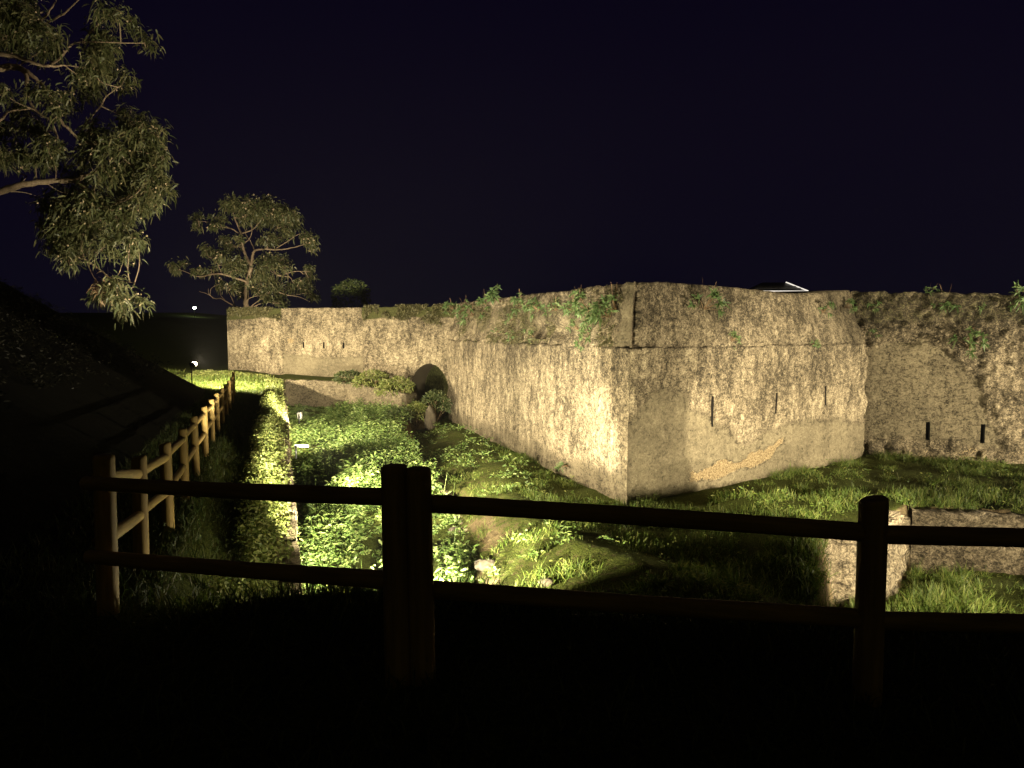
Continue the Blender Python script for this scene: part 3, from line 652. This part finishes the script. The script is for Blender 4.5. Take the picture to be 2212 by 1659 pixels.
mid_cl = [(850, 250, 120, 90), (1020, 280, 150, 110), (1180, 300, 150, 120), (1310, 210, 110, 90), (1400, 330, 150, 110), (1560, 390, 120, 90), (1670, 430, 80, 80), (1000, 420, 140, 80), (1250, 420, 150, 100), (1450, 480, 140, 70), (1620, 520, 110, 50), (700, 430, 110, 50), (420, 420, 100, 45), (430, 535, 80, 40), (660, 530, 60, 30),
    (1850, 680, 105, 90), (1910, 780, 75, 55), (1320, 700, 130, 70), (1500, 680, 100, 40), (1560, 620, 80, 40), (540, 800, 60, 55), (560, 890, 70, 55), (680, 860, 80, 55), (860, 790, 110, 70), (760, 700, 55, 40), (930, 690, 55, 40), (740, 920, 70, 40),
    (920, 950, 130, 50), (800, 1000, 130, 50), (1000, 1010, 110, 50), (1340, 950, 130, 65), (1480, 960, 100, 65), (1540, 1050, 75, 50), (1300, 1060, 160, 60), (1100, 1100, 120, 50), (900, 1090, 120, 50), (600, 1080, 90, 40), (480, 1100, 55, 40), (400, 1100, 45, 30), (110, 1025, 50, 40), (120, 1090, 60, 20), (250, 1010, 50, 30),
    (1220, 1180, 150, 55), (720, 1260, 90, 50), (830, 1290, 110, 55), (950, 1240, 90, 50), (1450, 1230, 140, 60), (1580, 1310, 120, 50), (1350, 1310, 110, 50), (980, 1370, 80, 55), (1120, 1330, 70, 40), (1800, 1300, 75, 70), (1900, 1390, 80, 70), (1880, 1120, 60, 60), (1830, 1050, 60, 35), (1830, 1200, 45, 35), (1700, 1250, 35, 25), (1430, 1430, 100, 40), (1320, 1440, 55, 35), (1520, 1510, 80, 40), (1270, 1380, 60, 30)]
mid_br = [([(1112, 1045), (1040, 900), (1000, 780), (985, 640), (950, 550), (900, 420), (860, 320)], .11, .03), ([(1112, 1035), (1130, 920), (1150, 850), (1250, 825), (1450, 830), (1650, 800), (1830, 750)], .11, .02),
    ([(985, 650), (890, 580), (800, 540), (640, 490), (440, 470)], .05, .015), ([(1000, 620), (1120, 580), (1190, 510), (1280, 400)], .06, .02), ([(1010, 750), (1080, 700), (1120, 600), (1100, 500)], .04, .015), ([(1150, 830), (1100, 720), (1040, 630), (1050, 560)], .04, .015),
    ([(1300, 825), (1380, 640), (1440, 560), (1620, 520)], .05, .015), ([(1400, 830), (1550, 740), (1700, 640), (1800, 620)], .04, .015),
    ([(1065, 1240), (880, 1180), (740, 1140), (620, 1140), (500, 1170), (400, 1165), (230, 1095), (100, 1095)], .08, .015), ([(740, 1140), (660, 960), (640, 930)], .03, .012), ([(880, 1180), (940, 1040), (930, 1000)], .03, .012),
    ([(1100, 1330), (1200, 1280), (1280, 1180), (1420, 1140)], .07, .02), ([(1095, 1300), (1260, 1335), (1450, 1365), (1600, 1410), (1750, 1390), (1900, 1380)], .07, .02), ([(1600, 1410), (1720, 1430), (1860, 1490)], .03, .01),
    ([(1055, 1470), (1130, 1430), (1300, 1400)], .04, .015), ([(1040, 1590), (910, 1550), (780, 1480), (720, 1450), (640, 1450), (570, 1400), (450, 1360)], .06, .012), ([(780, 1480), (720, 1400), (715, 1310)], .03, .01), ([(570, 1400), (565, 1320)], .02, .008), ([(900, 1540), (860, 1440), (800, 1330)], .04, .01),
    ([(1060, 1590), (1200, 1480), (1300, 1420)], .05, .015), ([(1070, 1580), (1290, 1500), (1480, 1520)], .05, .012), ([(1450, 1160), (1600, 1180), (1640, 1240), (1720, 1310), (1820, 1340)], .04, .012), ([(1480, 1160), (1600, 1120), (1700, 1105), (1860, 1110)], .04, .012)]
make_tree('eucalyptus_tree', 'flat layered eucalyptus with bare forked limbs standing behind the far fort wall', 50, cv_m, mid_cl, mid_br,
    [([(1040, 1850), (1046, 1590), (1050, 1400), (1062, 1250), (1112, 1050)], .2, .14)], .26, .085, 26, .022, 1.6, .14, base=tuple(P(*cv_m(1040, 1850), 50)), sub=14)
cv_l = lambda x, y: (x * .4335, y * .4335)
big_cl = [(40, 60, 110, 110), (20, 20, 70, 60), (110, 30, 70, 50), (90, 200, 80, 60), (30, 180, 60, 50), (20, 780, 40, 40), (160, 640, 60, 50), (90, 540, 50, 40), (390, 860, 60, 40), (400, 1120, 60, 40), (60, 160, 90, 70), (230, 170, 65, 50), (220, 250, 65, 45), (140, 100, 60, 60), (480, 180, 60, 40), (540, 200, 55, 45), (480, 260, 70, 50), (530, 320, 45, 45), (410, 370, 55, 50), (430, 440, 55, 45), (620, 390, 45, 45), (470, 330, 55, 50),
    (180, 460, 30, 30), (240, 480, 35, 40), (270, 540, 35, 50), (330, 500, 40, 40), (5, 450, 15, 45), (30, 640, 45, 50),
    (640, 580, 40, 30), (720, 610, 35, 30), (640, 650, 50, 45), (720, 690, 70, 50), (785, 680, 35, 50), (450, 650, 50, 45), (490, 700, 70, 50), (440, 760, 50, 50), (560, 720, 60, 50), (650, 760, 80, 60), (750, 780, 70, 60), (805, 790, 35, 45), (80, 770, 60, 50), (180, 790, 70, 45), (230, 730, 60, 45), (290, 780, 50, 45),
    (520, 860, 70, 45), (640, 860, 90, 55), (750, 870, 70, 45), (815, 920, 35, 35), (735, 940, 70, 45), (780, 1005, 35, 30), (660, 950, 80, 55), (700, 1035, 50, 35),
    (350, 960, 70, 45), (260, 1010, 60, 45), (340, 1060, 80, 50), (440, 1010, 70, 50), (530, 990, 70, 50), (480, 1080, 80, 55), (580, 1060, 70, 50), (620, 1110, 45, 40), (260, 1100, 60, 50), (330, 1160, 80, 50), (280, 1210, 70, 45), (380, 1230, 50, 40), (430, 1150, 60, 45), (540, 1140, 70, 45), (650, 1180, 50, 35), (690, 1210, 30, 35), (630, 1245, 35, 25), (500, 1245, 65, 40), (340, 1300, 40, 50),
    (520, 1440, 50, 40), (600, 1460, 55, 50), (620, 1530, 45, 35), (700, 1500, 30, 35), (480, 1480, 35, 35), (590, 1415, 60, 25), (650, 110, 30, 30), (560, 70, 70, 35), (740, 215, 35, 35)]
big_br = [([(-170, 345), (0, 335), (100, 340), (140, 365), (205, 415)], .13, .05), ([(-170, 240), (0, 270), (90, 285), (160, 312), (240, 330), (320, 325)], .08, .025), ([(130, 370), (138, 440), (150, 505), (190, 560), (250, 600), (290, 685)], .06, .02), ([(-160, 690), (0, 600), (40, 560), (150, 540)], .05, .02),
    ([(205, 415), (270, 520), (300, 600), (350, 650), (385, 690)], .055, .035), ([(285, 590), (262, 630), (290, 685)], .03, .015), ([(385, 690), (440, 600), (500, 530), (530, 480), (605, 425)], .035, .012), ([(400, 660), (500, 565)], .02, .01),
    ([(-180, 1010), (0, 955), (100, 925), (220, 905), (370, 900), (440, 870), (530, 835), (640, 790), (720, 720)], .12, .02), ([(370, 900), (450, 960), (520, 1060), (420, 1150), (410, 1275), (480, 1330), (560, 1390), (670, 1410)], .06, .012), ([(430, 1300), (460, 1370), (490, 1410)], .02, .008), ([(560, 1390), (600, 1470), (620, 1520)], .02, .008),
    ([(-140, 220), (60, 180), (190, 110), (250, 50), (290, -20)], .06, .015), ([(190, 140), (260, 100), (330, 60), (400, -15)], .04, .015), ([(240, 330), (300, 290), (350, 230), (410, 210), (600, 213), (720, 215)], .04, .012), ([(100, 925), (135, 880)], .02, .008), ([(410, 210), (480, 130), (560, 80), (650, 100)], .03, .01),
    ([(385, 690), (480, 720), (600, 680), (650, 600)], .04, .012), ([(290, 685), (230, 740), (120, 770)], .03, .012)]
make_tree('eucalyptus_tree', 'tall drooping eucalyptus reaching into the picture from the dark hillside at upper left', 22, cv_l, big_cl, big_br,
    [([(-230, 2050), (-215, 1500), (-190, 1000), (-175, 500), (-140, 200), (-60, -150), (-20, -400)], .38, .1)], .21, .042, 34, .014, 1.2, .2, base=(-17.5, 22, float(height(-17.5, 22)) - .2), sub=32, dead=(71,))
def shrub(name, label, c, r, n, leafL, leafW, mat, stems=10, group=None, cat='shrub'):
    c = np.array(c, float); base = (float(c[0]), float(c[1]), float(c[2] - r[2])); root = thing(name, label, cat, base, group); S = Soup(); T = Soup()
    q = rng.normal(size=(n, 3)); q /= np.linalg.norm(q, axis=1, keepdims=True); q[:, 2] = np.where(q[:, 2] < -.4, -q[:, 2], q[:, 2])
    lump = .55 + .75 * fbm(q[:, 0] * 1.6 + c[0] + q[:, 2] * 2, q[:, 1] * 1.6 + q[:, 2] * 1.3 + 7, 3, int(abs(c[0] * 10)) % 91)
    p = c + q * np.array(r) * (lump * rng.uniform(.55, 1.0, n) ** .5)[:, None]
    d = q + rng.normal(0, .6, (n, 3)); d[:, 2] += .3
    S.strips(p, d, rng.uniform(.6, 1.4, n) * leafL, rng.uniform(.7, 1.3, n) * leafW, rng.uniform(.1, .7, n), 2)
    for k in range(stems):
        e = p[rng.integers(n)]; T.tube(spline([np.array(base) - (0, 0, .1), (np.array(base) + e) / 2 + rng.normal(0, .1, 3), e], 3), np.linspace(.02, .006, 7), 5)
    S.build('foliage', mat, root, False, base); T.build('stem', M['drystem'], root, False, base); return root
b = P(760, 648, 47); shrub('round_bush', 'round leafy bush peeking above the far fort wall right of the layered tree', (b.x, b.y, b.z - .2), (1.25, 1.2, 1.5), 2200, .17, .07, M['shrub'], 10)

# ------------------------------------------------------------------ plants
def scatter(n, x0, x1, y0, y1, test):
    x = rng.uniform(x0, x1, n); y = rng.uniform(y0, y1, n); k = test(x, y); x, y = x[k], y[k]
    return np.stack([x, y, height(x, y)], 1)
def slope_ok(p, lim):
    e = .12; gx = (height(p[:, 0] + e, p[:, 1]) - height(p[:, 0] - e, p[:, 1])) / (2 * e); gy = (height(p[:, 0], p[:, 1] + e) - height(p[:, 0], p[:, 1] - e)) / (2 * e)
    return np.hypot(gx, gy) < lim
def outside_fort(x, y):
    # plan side tests against the bastion faces and the right curtain
    A = np.array(Lp); n1 = nL; a = (x - A[0]) * n1[0] + (y - A[1]) * n1[1] > .05
    B = np.array(Sp); c = (x - B[0]) * nS[0] + (y - B[1]) * nS[1] > .05
    Cc = np.array(C0); r = (x - Cc[0]) * nC[0] + (y - Cc[1]) * nC[1] > .05
    Ww = np.array(W0); f = (x - Ww[0]) * nW[0] + (y - Ww[1]) * nW[1] > .05
    return (a | c) & r & f
def clump_weeds(S, pts, h_of, leaves, L, W, up=.9):
    n = len(pts); hh = h_of(pts); P0 = np.repeat(pts, leaves, 0); H = np.repeat(hh, leaves)
    t = rng.uniform(.15, 1, len(P0)) ** .8; ang = rng.uniform(0, 6.283, len(P0)); d = np.stack([np.cos(ang), np.sin(ang), rng.normal(up * .5, .45, len(P0))], 1)
    base = P0 + np.stack([np.cos(ang) * .05, np.sin(ang) * .05, H * t], 1); base[:, :2] += rng.normal(0, .05, (len(P0), 2))
    S.strips(base, d, rng.uniform(.55, 1.3, len(P0)) * L, rng.uniform(.7, 1.3, len(P0)) * W, rng.uniform(.1, .8, len(P0)), 2)
in_ditch = lambda x, y: (x > x_crest(y) + .35) & (x < I(y, *XE) - .3) & ((y < I(x, [-30, -9.1, -5.5, -5, -3], [38.4, 38.4, 35.6, 39, 39])))
S = Soup()
p = scatter(15000, -13, 0, 9, 39, in_ditch)
mound_h = lambda q: fbm(q[:, 0] * .8, q[:, 1] * .5, 4, 33)
p = p[(mound_h(p) > .42) | (rng.random(len(p)) < .22)]
patch = lambda q: .06 + .62 * sst((mound_h(q) - .42) / .2) * (.6 + .6 * rng.random(len(q)))
clump_weeds(S, p, patch, 17, .125, .042)
q = p[rng.random(len(p)) < .35]; clump_weeds(S, q[q[:, 1] < 24], lambda a: patch(a) + .1, 12, .19, .06, 1.6)
q = p[rng.random(len(p)) < .03]; q = q[q[:, 1] < 26]; n = len(q); d = rng.normal(0, .12, (n, 3)); d[:, 2] = 1; S.strips(q, d, rng.uniform(.5, 1.1, n), .014, .02, 2, prof=(1, .8, .5))
o = S.build('ditch_weeds', M['weed']); tag(o, 'dense broad-leaved weeds carpeting the floor of the left ditch', 'weeds', None, 'stuff')
S = Soup()
p = scatter(30000, -14, -2, 7, 38.6, lambda x, y: (np.abs(x - x_crest(y) + .22) < .46 + .3 * (fbm(y * .8, y * 0, 3, 6) - .5)))
clump_weeds(S, p, lambda q: .04 + .24 * fbm(q[:, 0], q[:, 1], 2, 9), 12, .075, .042)
o = S.build('bank_ivy', M['ivy']); tag(o, 'pale leafy ground cover along the top of the left ditch wall', 'ground cover', None, 'stuff')
S = Soup()
def grass(S, p, L, W, per=5):
    P0 = np.repeat(p, per, 0) + np.concatenate([rng.normal(0, .05, (len(p) * per, 2)), np.zeros((len(p) * per, 1))], 1); n = len(P0)
    d = rng.normal(0, .38, (n, 3)); d[:, 2] = 1
    S.strips(P0 - (0, 0, .02), d, rng.uniform(.5, 1.3, n) * np.repeat(L(p), per), W * rng.uniform(.7, 1.3, n), rng.uniform(.1, .7, n), 2, prof=(.8, .8, .06))
gl = lambda q: .07 + .26 * sst((fbm(q[:, 0] * .7, q[:, 1] * .7, 3, 41) - .35) / .3)
def terr(x, y):
    bare = (x < I(y, *XR)) & (y < 20) & (fbm(x * 1.4, y * 1.4, 3, 52) < .44)
    return (x > I(y, *XE) - .05) & outside_fort(x, y) & ~((y < I(x, [6.77, 8.5, 10.3, 30], [15.5, 15.8, 18, 14.5]) + .3) & (x > .437 * y + .3)) & ~bare & (y > 8.5)
p = scatter(90000, -6, 26, 8.5, 38, terr); p = p[p[:, 1] < 29]
p = p[rng.random(len(p)) < .12 + .88 * sst((fbm(p[:, 0] * 1.1, p[:, 1] * 1.1, 4, 46) - .40) / .16)]
gl = lambda q: .06 + .36 * sst((fbm(q[:, 0] * 1.1, q[:, 1] * 1.1, 4, 46) - .38) / .3)
p = p[(p[:, 0] > I(p[:, 1], *XR) + .3) | (rng.random(len(p)) < .45) | (p[:, 1] < 19)]
grass(S, p, gl, .012, 4)
q = p[rng.random(len(p)) < .05]; q = q[fbm(q[:, 0] * .6, q[:, 1] * .6, 3, 47) > .5]; clump_weeds(S, q, lambda a: .1 + .2 * rng.random(len(a)), 9, .10, .035, 1.3)
o = S.build('terrace_grass', M['grass']); tag(o, 'bright green grass on the terrace around the foot of the bastion', 'grass', None, 'stuff')
S = Soup()
p = scatter(1500, -6, 4, 10, 36, lambda x, y: terr(x, y) & (x < I(y, *XR) + .8) & (fbm(x * .7, y * .7, 3, 48) > .46)); clump_weeds(S, p, lambda q: .05 + .3 * sst((fbm(q[:, 0], q[:, 1], 3, 43) - .4) / .25), 12, .13, .045, 1.4)
o = S.build('terrace_weeds', M['weed']); tag(o, 'leafy weeds on the lit edge of the terrace beside the ditch', 'weeds', None, 'stuff')
S = Soup()
p = scatter(22000, 4, 18, 8.5, 18, lambda x, y: (x > .437 * y + .3) & (y < I(x, [6.77, 8.5, 10.3, 30], [15.5, 15.8, 18, 14.5]) - .3)); p = p[rng.random(len(p)) < .08 + .92 * sst((fbm(p[:, 0] * 1.3, p[:, 1] * 1.3, 4, 62) - .38) / .16)]; grass(S, p, lambda q: .15 + .5 * sst((fbm(q[:, 0] * 1.3, q[:, 1] * 1.3, 4, 62) - .38) / .3), .012, 6)
o = S.build('tall_grass', M['grass']); tag(o, 'tall bright grass in the lower right ditch below the rock wall', 'grass', None, 'stuff')
S = Soup()
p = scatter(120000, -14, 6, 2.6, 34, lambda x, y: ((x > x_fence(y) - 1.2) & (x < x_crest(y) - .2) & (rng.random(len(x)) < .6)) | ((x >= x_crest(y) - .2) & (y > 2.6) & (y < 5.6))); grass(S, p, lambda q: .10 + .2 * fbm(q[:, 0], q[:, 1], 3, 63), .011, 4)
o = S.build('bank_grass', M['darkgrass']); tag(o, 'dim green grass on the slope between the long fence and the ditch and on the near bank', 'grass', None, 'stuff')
S = Soup()
p = scatter(5000, -2.2, 5.5, 4.4, 5.5, lambda x, y: fbm(x * 2, y, 3, 71) > .45); grass(S, p, lambda q: .12 + .3 * fbm(q[:, 0] * 2, q[:, 1], 3, 64), .009, 3)
o = S.build('edge_grass', M['grass']); tag(o, 'loose grass tips along the dark near edge above the ditch', 'grass', None, 'stuff')
S = Soup()
p = scatter(30000, -26, -11, 33, 46, lambda x, y: outside_fort(x, y) & (x < x_crest(y))); grass(S, p, lambda q: .05 + .25 * sst((fbm(q[:, 0] * .5, q[:, 1] * .8, 3, 66) - .45) / .2), .02, 2)
o = S.build('path_grass', M['grass']); tag(o, 'lit grass beside the far path under the hillside floodlight', 'grass', None, 'stuff')
S = Soup()
p = scatter(5000, -18, -5.2, 36, 43.5, lambda x, y: outside_fort(x, y) & (y > I(x, [-30, -12.6, -9.1, -5.5], [38.7, 38.7, 38.7, 36]) + .1)); clump_weeds(S, p, lambda q: .05 + .25 * fbm(q[:, 0], q[:, 1], 2, 3), 10, .12, .06)
o = S.build('berm_weeds', M['ivy']); tag(o, 'short leafy growth on the berm under the far fort wall', 'weeds', None, 'stuff')
S = Soup()
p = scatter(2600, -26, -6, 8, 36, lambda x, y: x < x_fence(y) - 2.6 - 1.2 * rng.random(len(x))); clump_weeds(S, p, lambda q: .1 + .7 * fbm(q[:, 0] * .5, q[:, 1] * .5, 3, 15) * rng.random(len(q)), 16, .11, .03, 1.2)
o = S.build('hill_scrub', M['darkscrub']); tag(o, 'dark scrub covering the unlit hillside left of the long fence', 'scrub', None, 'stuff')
# trailing hedge over the far retaining wall
shr = [((-9.0, 39.0, -2.65), (.9, .7, .5), 'leafy shrub on the left corner of the far retaining wall', 1100), ((-7.6, 38.0, -2.75), (1.1, .8, .6), 'broad leafy shrub trailing over the middle of the far retaining wall', 1500),
       ((-6.1, 36.9, -3.05), (1.0, .8, .65), 'dense green shrub hanging over the end of the retaining wall by the arch', 1500),
       ((-4.9, 36.2, -4.25), (.75, .6, .6), 'tall tangled bush in front of the dark arch', 1300), ((-3.95, 36.6, -3.9), (.75, .6, .8), 'rounded green bush capping the rock stump against the bastion corner', 1200),
       ((-5.6, 35.2, -4.3), (.7, .6, .5), 'low bush at the foot of the retaining wall end', 800)]
for c, r, lb, n in shr: shrub('bush', lb, c, r, n, .13, .055, M['ivy'] if n > 1200 else M['shrub'], 8, 'bushes around the arch')
S = Soup(); S.rock((0, 0, .35), (.30, .32, .85), 8, 16); o = S.build('rock_stump', M['stone']); o.location = (-4.1, 35.6, -5.0); tag(o, 'upright weathered rock stump below the bush in front of the arch', 'rock')
# creepers on the far wall top
def creeper(name, label, u0, u1, z0, z1, n):
    S = Soup(); A = np.array(W0); d = (np.array(W1) - A) / LW; u = rng.uniform(u0, u1, n); z = z1 - (z1 - z0) * rng.random(n) ** 1.3 * (.35 + 1.0 * fbm(u * .8, u * 0, 4, 78))
    dens = fbm(u * 1.1, z * 1.5, 3, 77); k = (dens > .50 - .12 * (z - z0) / (z1 - z0)) & (u > u0 + .3 * dens); u, z = u[k], z[k]; n = len(u)
    p = np.concatenate([A + d * u[:, None] + nW * rng.uniform(.02, .22, (n, 1)), z[:, None]], 1); dd = np.concatenate([np.repeat(nW[None], n, 0) * .5, np.zeros((n, 1))], 1) + rng.normal(0, .6, (n, 3)); dd[:, 2] -= .1
    S.strips(p, dd, rng.uniform(.07, .16, n), rng.uniform(.04, .08, n), rng.uniform(.2, .9, n), 2); o = S.build(name, M['creeper']); tag(o, label, 'creeper', 'creepers along the far wall top')
creeper('creeper', 'mossy creeper along the top left end of the far fort wall', .1, .2556 * LW, .55, 1.42, 3000)
creeper('creeper', 'wider ivy band along the far wall top beside the bastion', .6136 * LW, LW, .3, 1.48, 5200)

def on_face(x, y, A, B, out=.05):
    """where the view ray through pixel (x,y) meets the vertical face A-B"""
    A, B = np.array(A), np.array(B); n = nrm_of(A, B); r = np.array(P(x, y, 1.0)); k = (A @ n) / (r[:2] @ n); p = r * k
    s = float(sback(np.array(p[2]))) if p[2] > CAP else 0; k = ((A - n * s) @ n) / (r[:2] @ n); p = r * k; p[:2] += n * out; return p, n
def wall_plant(label, x, y, A, B, size, n=70, dry=0, cat='plant', name='wall_plant'):
    size *= 1.4; n = int(n * 1.3); p, nn = on_face(x, y, A, B); root = thing(name, label, cat, tuple(p), 'plants rooted in the fort walls'); n3 = np.array([nn[0], nn[1], 0])
    k = max(4, n // 12); S = Soup(); T = Soup()
    for j in range(k):
        d = n3 * rng.uniform(.3, 1) + rng.normal(0, .5, 3) + np.array([0, 0, .5]); d /= np.linalg.norm(d); e = d * size * rng.uniform(.4, 1)
        T.tube(np.array([(0, 0, 0) - n3 * .08, e * .5 + (0, 0, .02), e]), np.array([.012, .008, .004]), 4)
        m = 14; a = rng.normal(size=(m, 3)); a += d * .8; S.strips(np.repeat(e[None], m, 0) + rng.normal(0, .02, (m, 3)), a, rng.uniform(.5, 1.1, m) * max(.09, size * .42), max(.02, size * .085), rng.uniform(.1, .6, m), 2)
    for j in range(dry):
        d = n3 * rng.uniform(.0, .4) + rng.normal(0, .22, 3) + np.array([0, 0, 1.]); T.strips(np.zeros((1, 3)), d[None], size * rng.uniform(.9, 1.5), .022, .05, 2, prof=(1, .9, .5))
    S.build('leaves', M['walltuft'], root); T.build('stems', M['drystem'], root)
LSf, SRf, CCf = (Lp, Sp), (Sp, Rp), (C0, C1)
wp_l = [(982, 672, .42, 6, 'fern-like plant with red stalks at the far left end of the bastion parapet'), (1008, 668, .4, 5, 'second red-stalked plant from the left end of the parapet'), (1022, 682, .4, 4, 'low wide plant beside red stalks near the left parapet end'), (1052, 660, .42, 6, 'tall plant with red stalks left of the big green clump'),
    (1080, 652, .55, 2, 'largest leafy green clump breaking the parapet top line on the left'), (1112, 690, .28, 0, 'small tuft under the big green parapet clump'), (1130, 660, .36, 3, 'tuft right of the big green parapet clump'), (1151, 668, .34, 0, 'fan shaped tuft left of centre on the mossy parapet'), (1164, 670, .34, 3, 'leafy tuft at the centre of the mossy parapet'), (1205, 670, .34, 4, 'upright tuft with dry stalks right of the parapet centre'),
    (1243, 672, .36, 2, 'spreading tuft below the tallest dry stalks'), (1258, 652, .34, 4, 'high tuft just under the parapet top'), (1272, 672, .42, 0, 'sprawling plant left of the largest right-hand clump'), (1318, 685, .5, 0, 'long drooping leafy clump near the bastion corner'), (1330, 668, .42, 2, 'upper leafy clump nearest the bastion corner'), (1295, 690, .34, 0, 'tuft between the sprawling plant and the corner clump'),
    (1112, 728, .26, 2, 'single tuft low on the bastion face, left of its neighbour'), (1153, 728, .3, 0, 'drooping tuft lowest on the bastion face with a long shadow'), (1248, 712, .28, 0, 'small tuft on the parapet foot right of centre'), (1275, 728, .34, 0, 'flat bright tuft on the parapet foot near the corner'), (1078, 718, .2, 0, 'tiny tuft on the parapet foot at left'), (1005, 700, .24, 0, 'small tuft below the red stalks'), (1228, 1008, .3, 0, 'dark ivy sprig low on the left bastion face')]
for x, y, s, d, lb in wp_l: wall_plant(lb, x, y, *LSf, s, 84 if s > .3 else 48, d)
for x, y, s, d, lb in [(1520, 668, .5, 3, 'bushy green plant high on the right bastion parapet with a dark hollow'), (1578, 738, .22, 0, 'small tuft on the parapet foot, right bastion face'), (1778, 675, .3, 0, 'green tuft near the right end of the bastion parapet'), (1826, 664, .3, 2, 'yellowish tuft just left of the bastion end edge'), (1755, 746, .18, 0, 'tiny tuft below the parapet on the right bastion face')]: wall_plant(lb, x, y, *SRf, s, 84, d)
for x, y, s, d, lb in [(1876, 662, .34, 0, 'tuft in the joint between bastion and rough curtain wall'), (1884, 722, .2, 0, 'tiny sprig low in the joint beside the bastion edge'), (2006, 640, .32, 3, 'left tuft on the top of the rough curtain wall'), (2042, 660, .45, 4, 'spiky plant with long dry stalks below the curtain top'), (2108, 668, .3, 2, 'tuft right of the spiky curtain plant'), (2092, 752, .55, 5, 'large plant with a long shadow in the middle of the rough curtain wall'), (2196, 652, .55, 2, 'bright bushy plant at the right edge on the curtain top')]: wall_plant(lb, x, y, *CCf, s, 84, d)
S = Soup(); n = 900; u = rng.uniform(.8, LS - 1.0, n); z = rng.uniform(-.55, 1.35, n); k = fbm(u * .9, z * 1.2, 4, 95) > .5; u, z = u[k], z[k]; n = len(u)
dL = (np.array(Sp) - np.array(Lp)) / LS; pp = np.concatenate([np.array(Lp) + dL * u[:, None] - nL * (sback(z) - .02)[:, None], z[:, None]], 1)
for _ in range(9):
    dd = np.concatenate([np.repeat(nL[None], n, 0), np.full((n, 1), .3)], 1) + rng.normal(0, .8, (n, 3)); S.strips(pp + rng.normal(0, .03, (n, 3)), dd, rng.uniform(.06, .2, n), rng.uniform(.012, .04, n), rng.uniform(.1, .7, n), 2)
o = S.build('parapet_weeds', M['creeper']); tag(o, 'matted brownish weeds covering the crumbling parapet of the left bastion face', 'weeds', None, 'stuff')
# dry twigs over the parapet, flower spikes and rosettes on the terrace
def rosette(label, x, y, L, n, mat, W=.03, up=.6, group='spiky rosettes on the dark terrace', cat='plant', name='spiky_plant'):
    p = np.array([x, y, float(height(x, y))]); d = rng.normal(0, 1, (n, 3)); d[:, 2] = np.abs(d[:, 2]) * .5 + up * rng.random(n)
    S = Soup(); S.strips(np.zeros((n, 3)), d, rng.uniform(.6, 1.2, n) * L, W * rng.uniform(.7, 1.2, n), rng.uniform(.1, .6, n), 3, prof=(.9, 1, .7, .05)); o = S.build(name, mat); o.location = p; tag(o, label, cat, group)
def gp(px, py):
    """ground point under a pixel"""
    best = None
    for D in np.arange(5, 45, .05):
        q = P(px, py, D)
        if q.z < float(height(q.x, q.y)): return q.x, q.y
    return q.x, q.y
for px, py, L, lb in [(1470, 1235, .38, 'spiky rosette at the left of the dark terrace group'), (1510, 1262, .34, 'low spiky rosette nearest the lower rail'), (1552, 1232, .4, 'pale spiky rosette in the middle of the dark terrace'), (1590, 1270, .45, 'largest spiky rosette right of centre on the dark terrace'), (1610, 1225, .4, 'spiky rosette at the right of the dark terrace group'), (1430, 1265, .34, 'spiky rosette on the bright edge of the mound')]:
    x, y = gp(px, py); rosette(lb, x, y, L, 46, M['grass'])

for px, py, r, lb in [(1050, 1225, .26, 'rounded brown stone bulging from the near end of the lit mound'), (985, 1150, .20, 'pale stone at the broken end of the terrace wall'), (905, 1000, .24, 'squared pale stone on the far terrace edge'), (1180, 1262, .16, 'small flat stone on the lit mound above the lower rail'), (1320, 1285, .18, 'pale stone at the edge of light on the mound'), (1845, 1300, .24, 'fallen block at the foot of the ashlar corner wall')]:
    x, y = gp(px, py); z = float(height(x, y)); S = Soup(); S.rock((0, 0, 0), (r, r * .8, r * .55), int(px) % 37, 12); o = S.build('stone', M['stone']); o.location = (x, y, z + r * .1); tag(o, lb, 'stone', 'loose stones on the terrace')
# ------------------------------------------------------------------ faint night haze
def build_haze():
    m = bpy.data.materials.new('haze_air'); m.use_nodes = True; nt = m.node_tree; nt.nodes.remove(nt.nodes['Principled BSDF'])
    pv = nt.nodes.new('ShaderNodeVolumePrincipled'); pv.inputs['Color'].default_value = (.9, .9, .9, 1); pv.inputs['Density'].default_value = .00009
    nt.links.new(pv.outputs[0], nt.nodes['Material Output'].inputs['Volume'])
    S = Soup(); S.box((0, 0, 6), (9000, 9000, 30)); tag(S.build('haze', m), None, None, None, 'stuff')
build_haze()
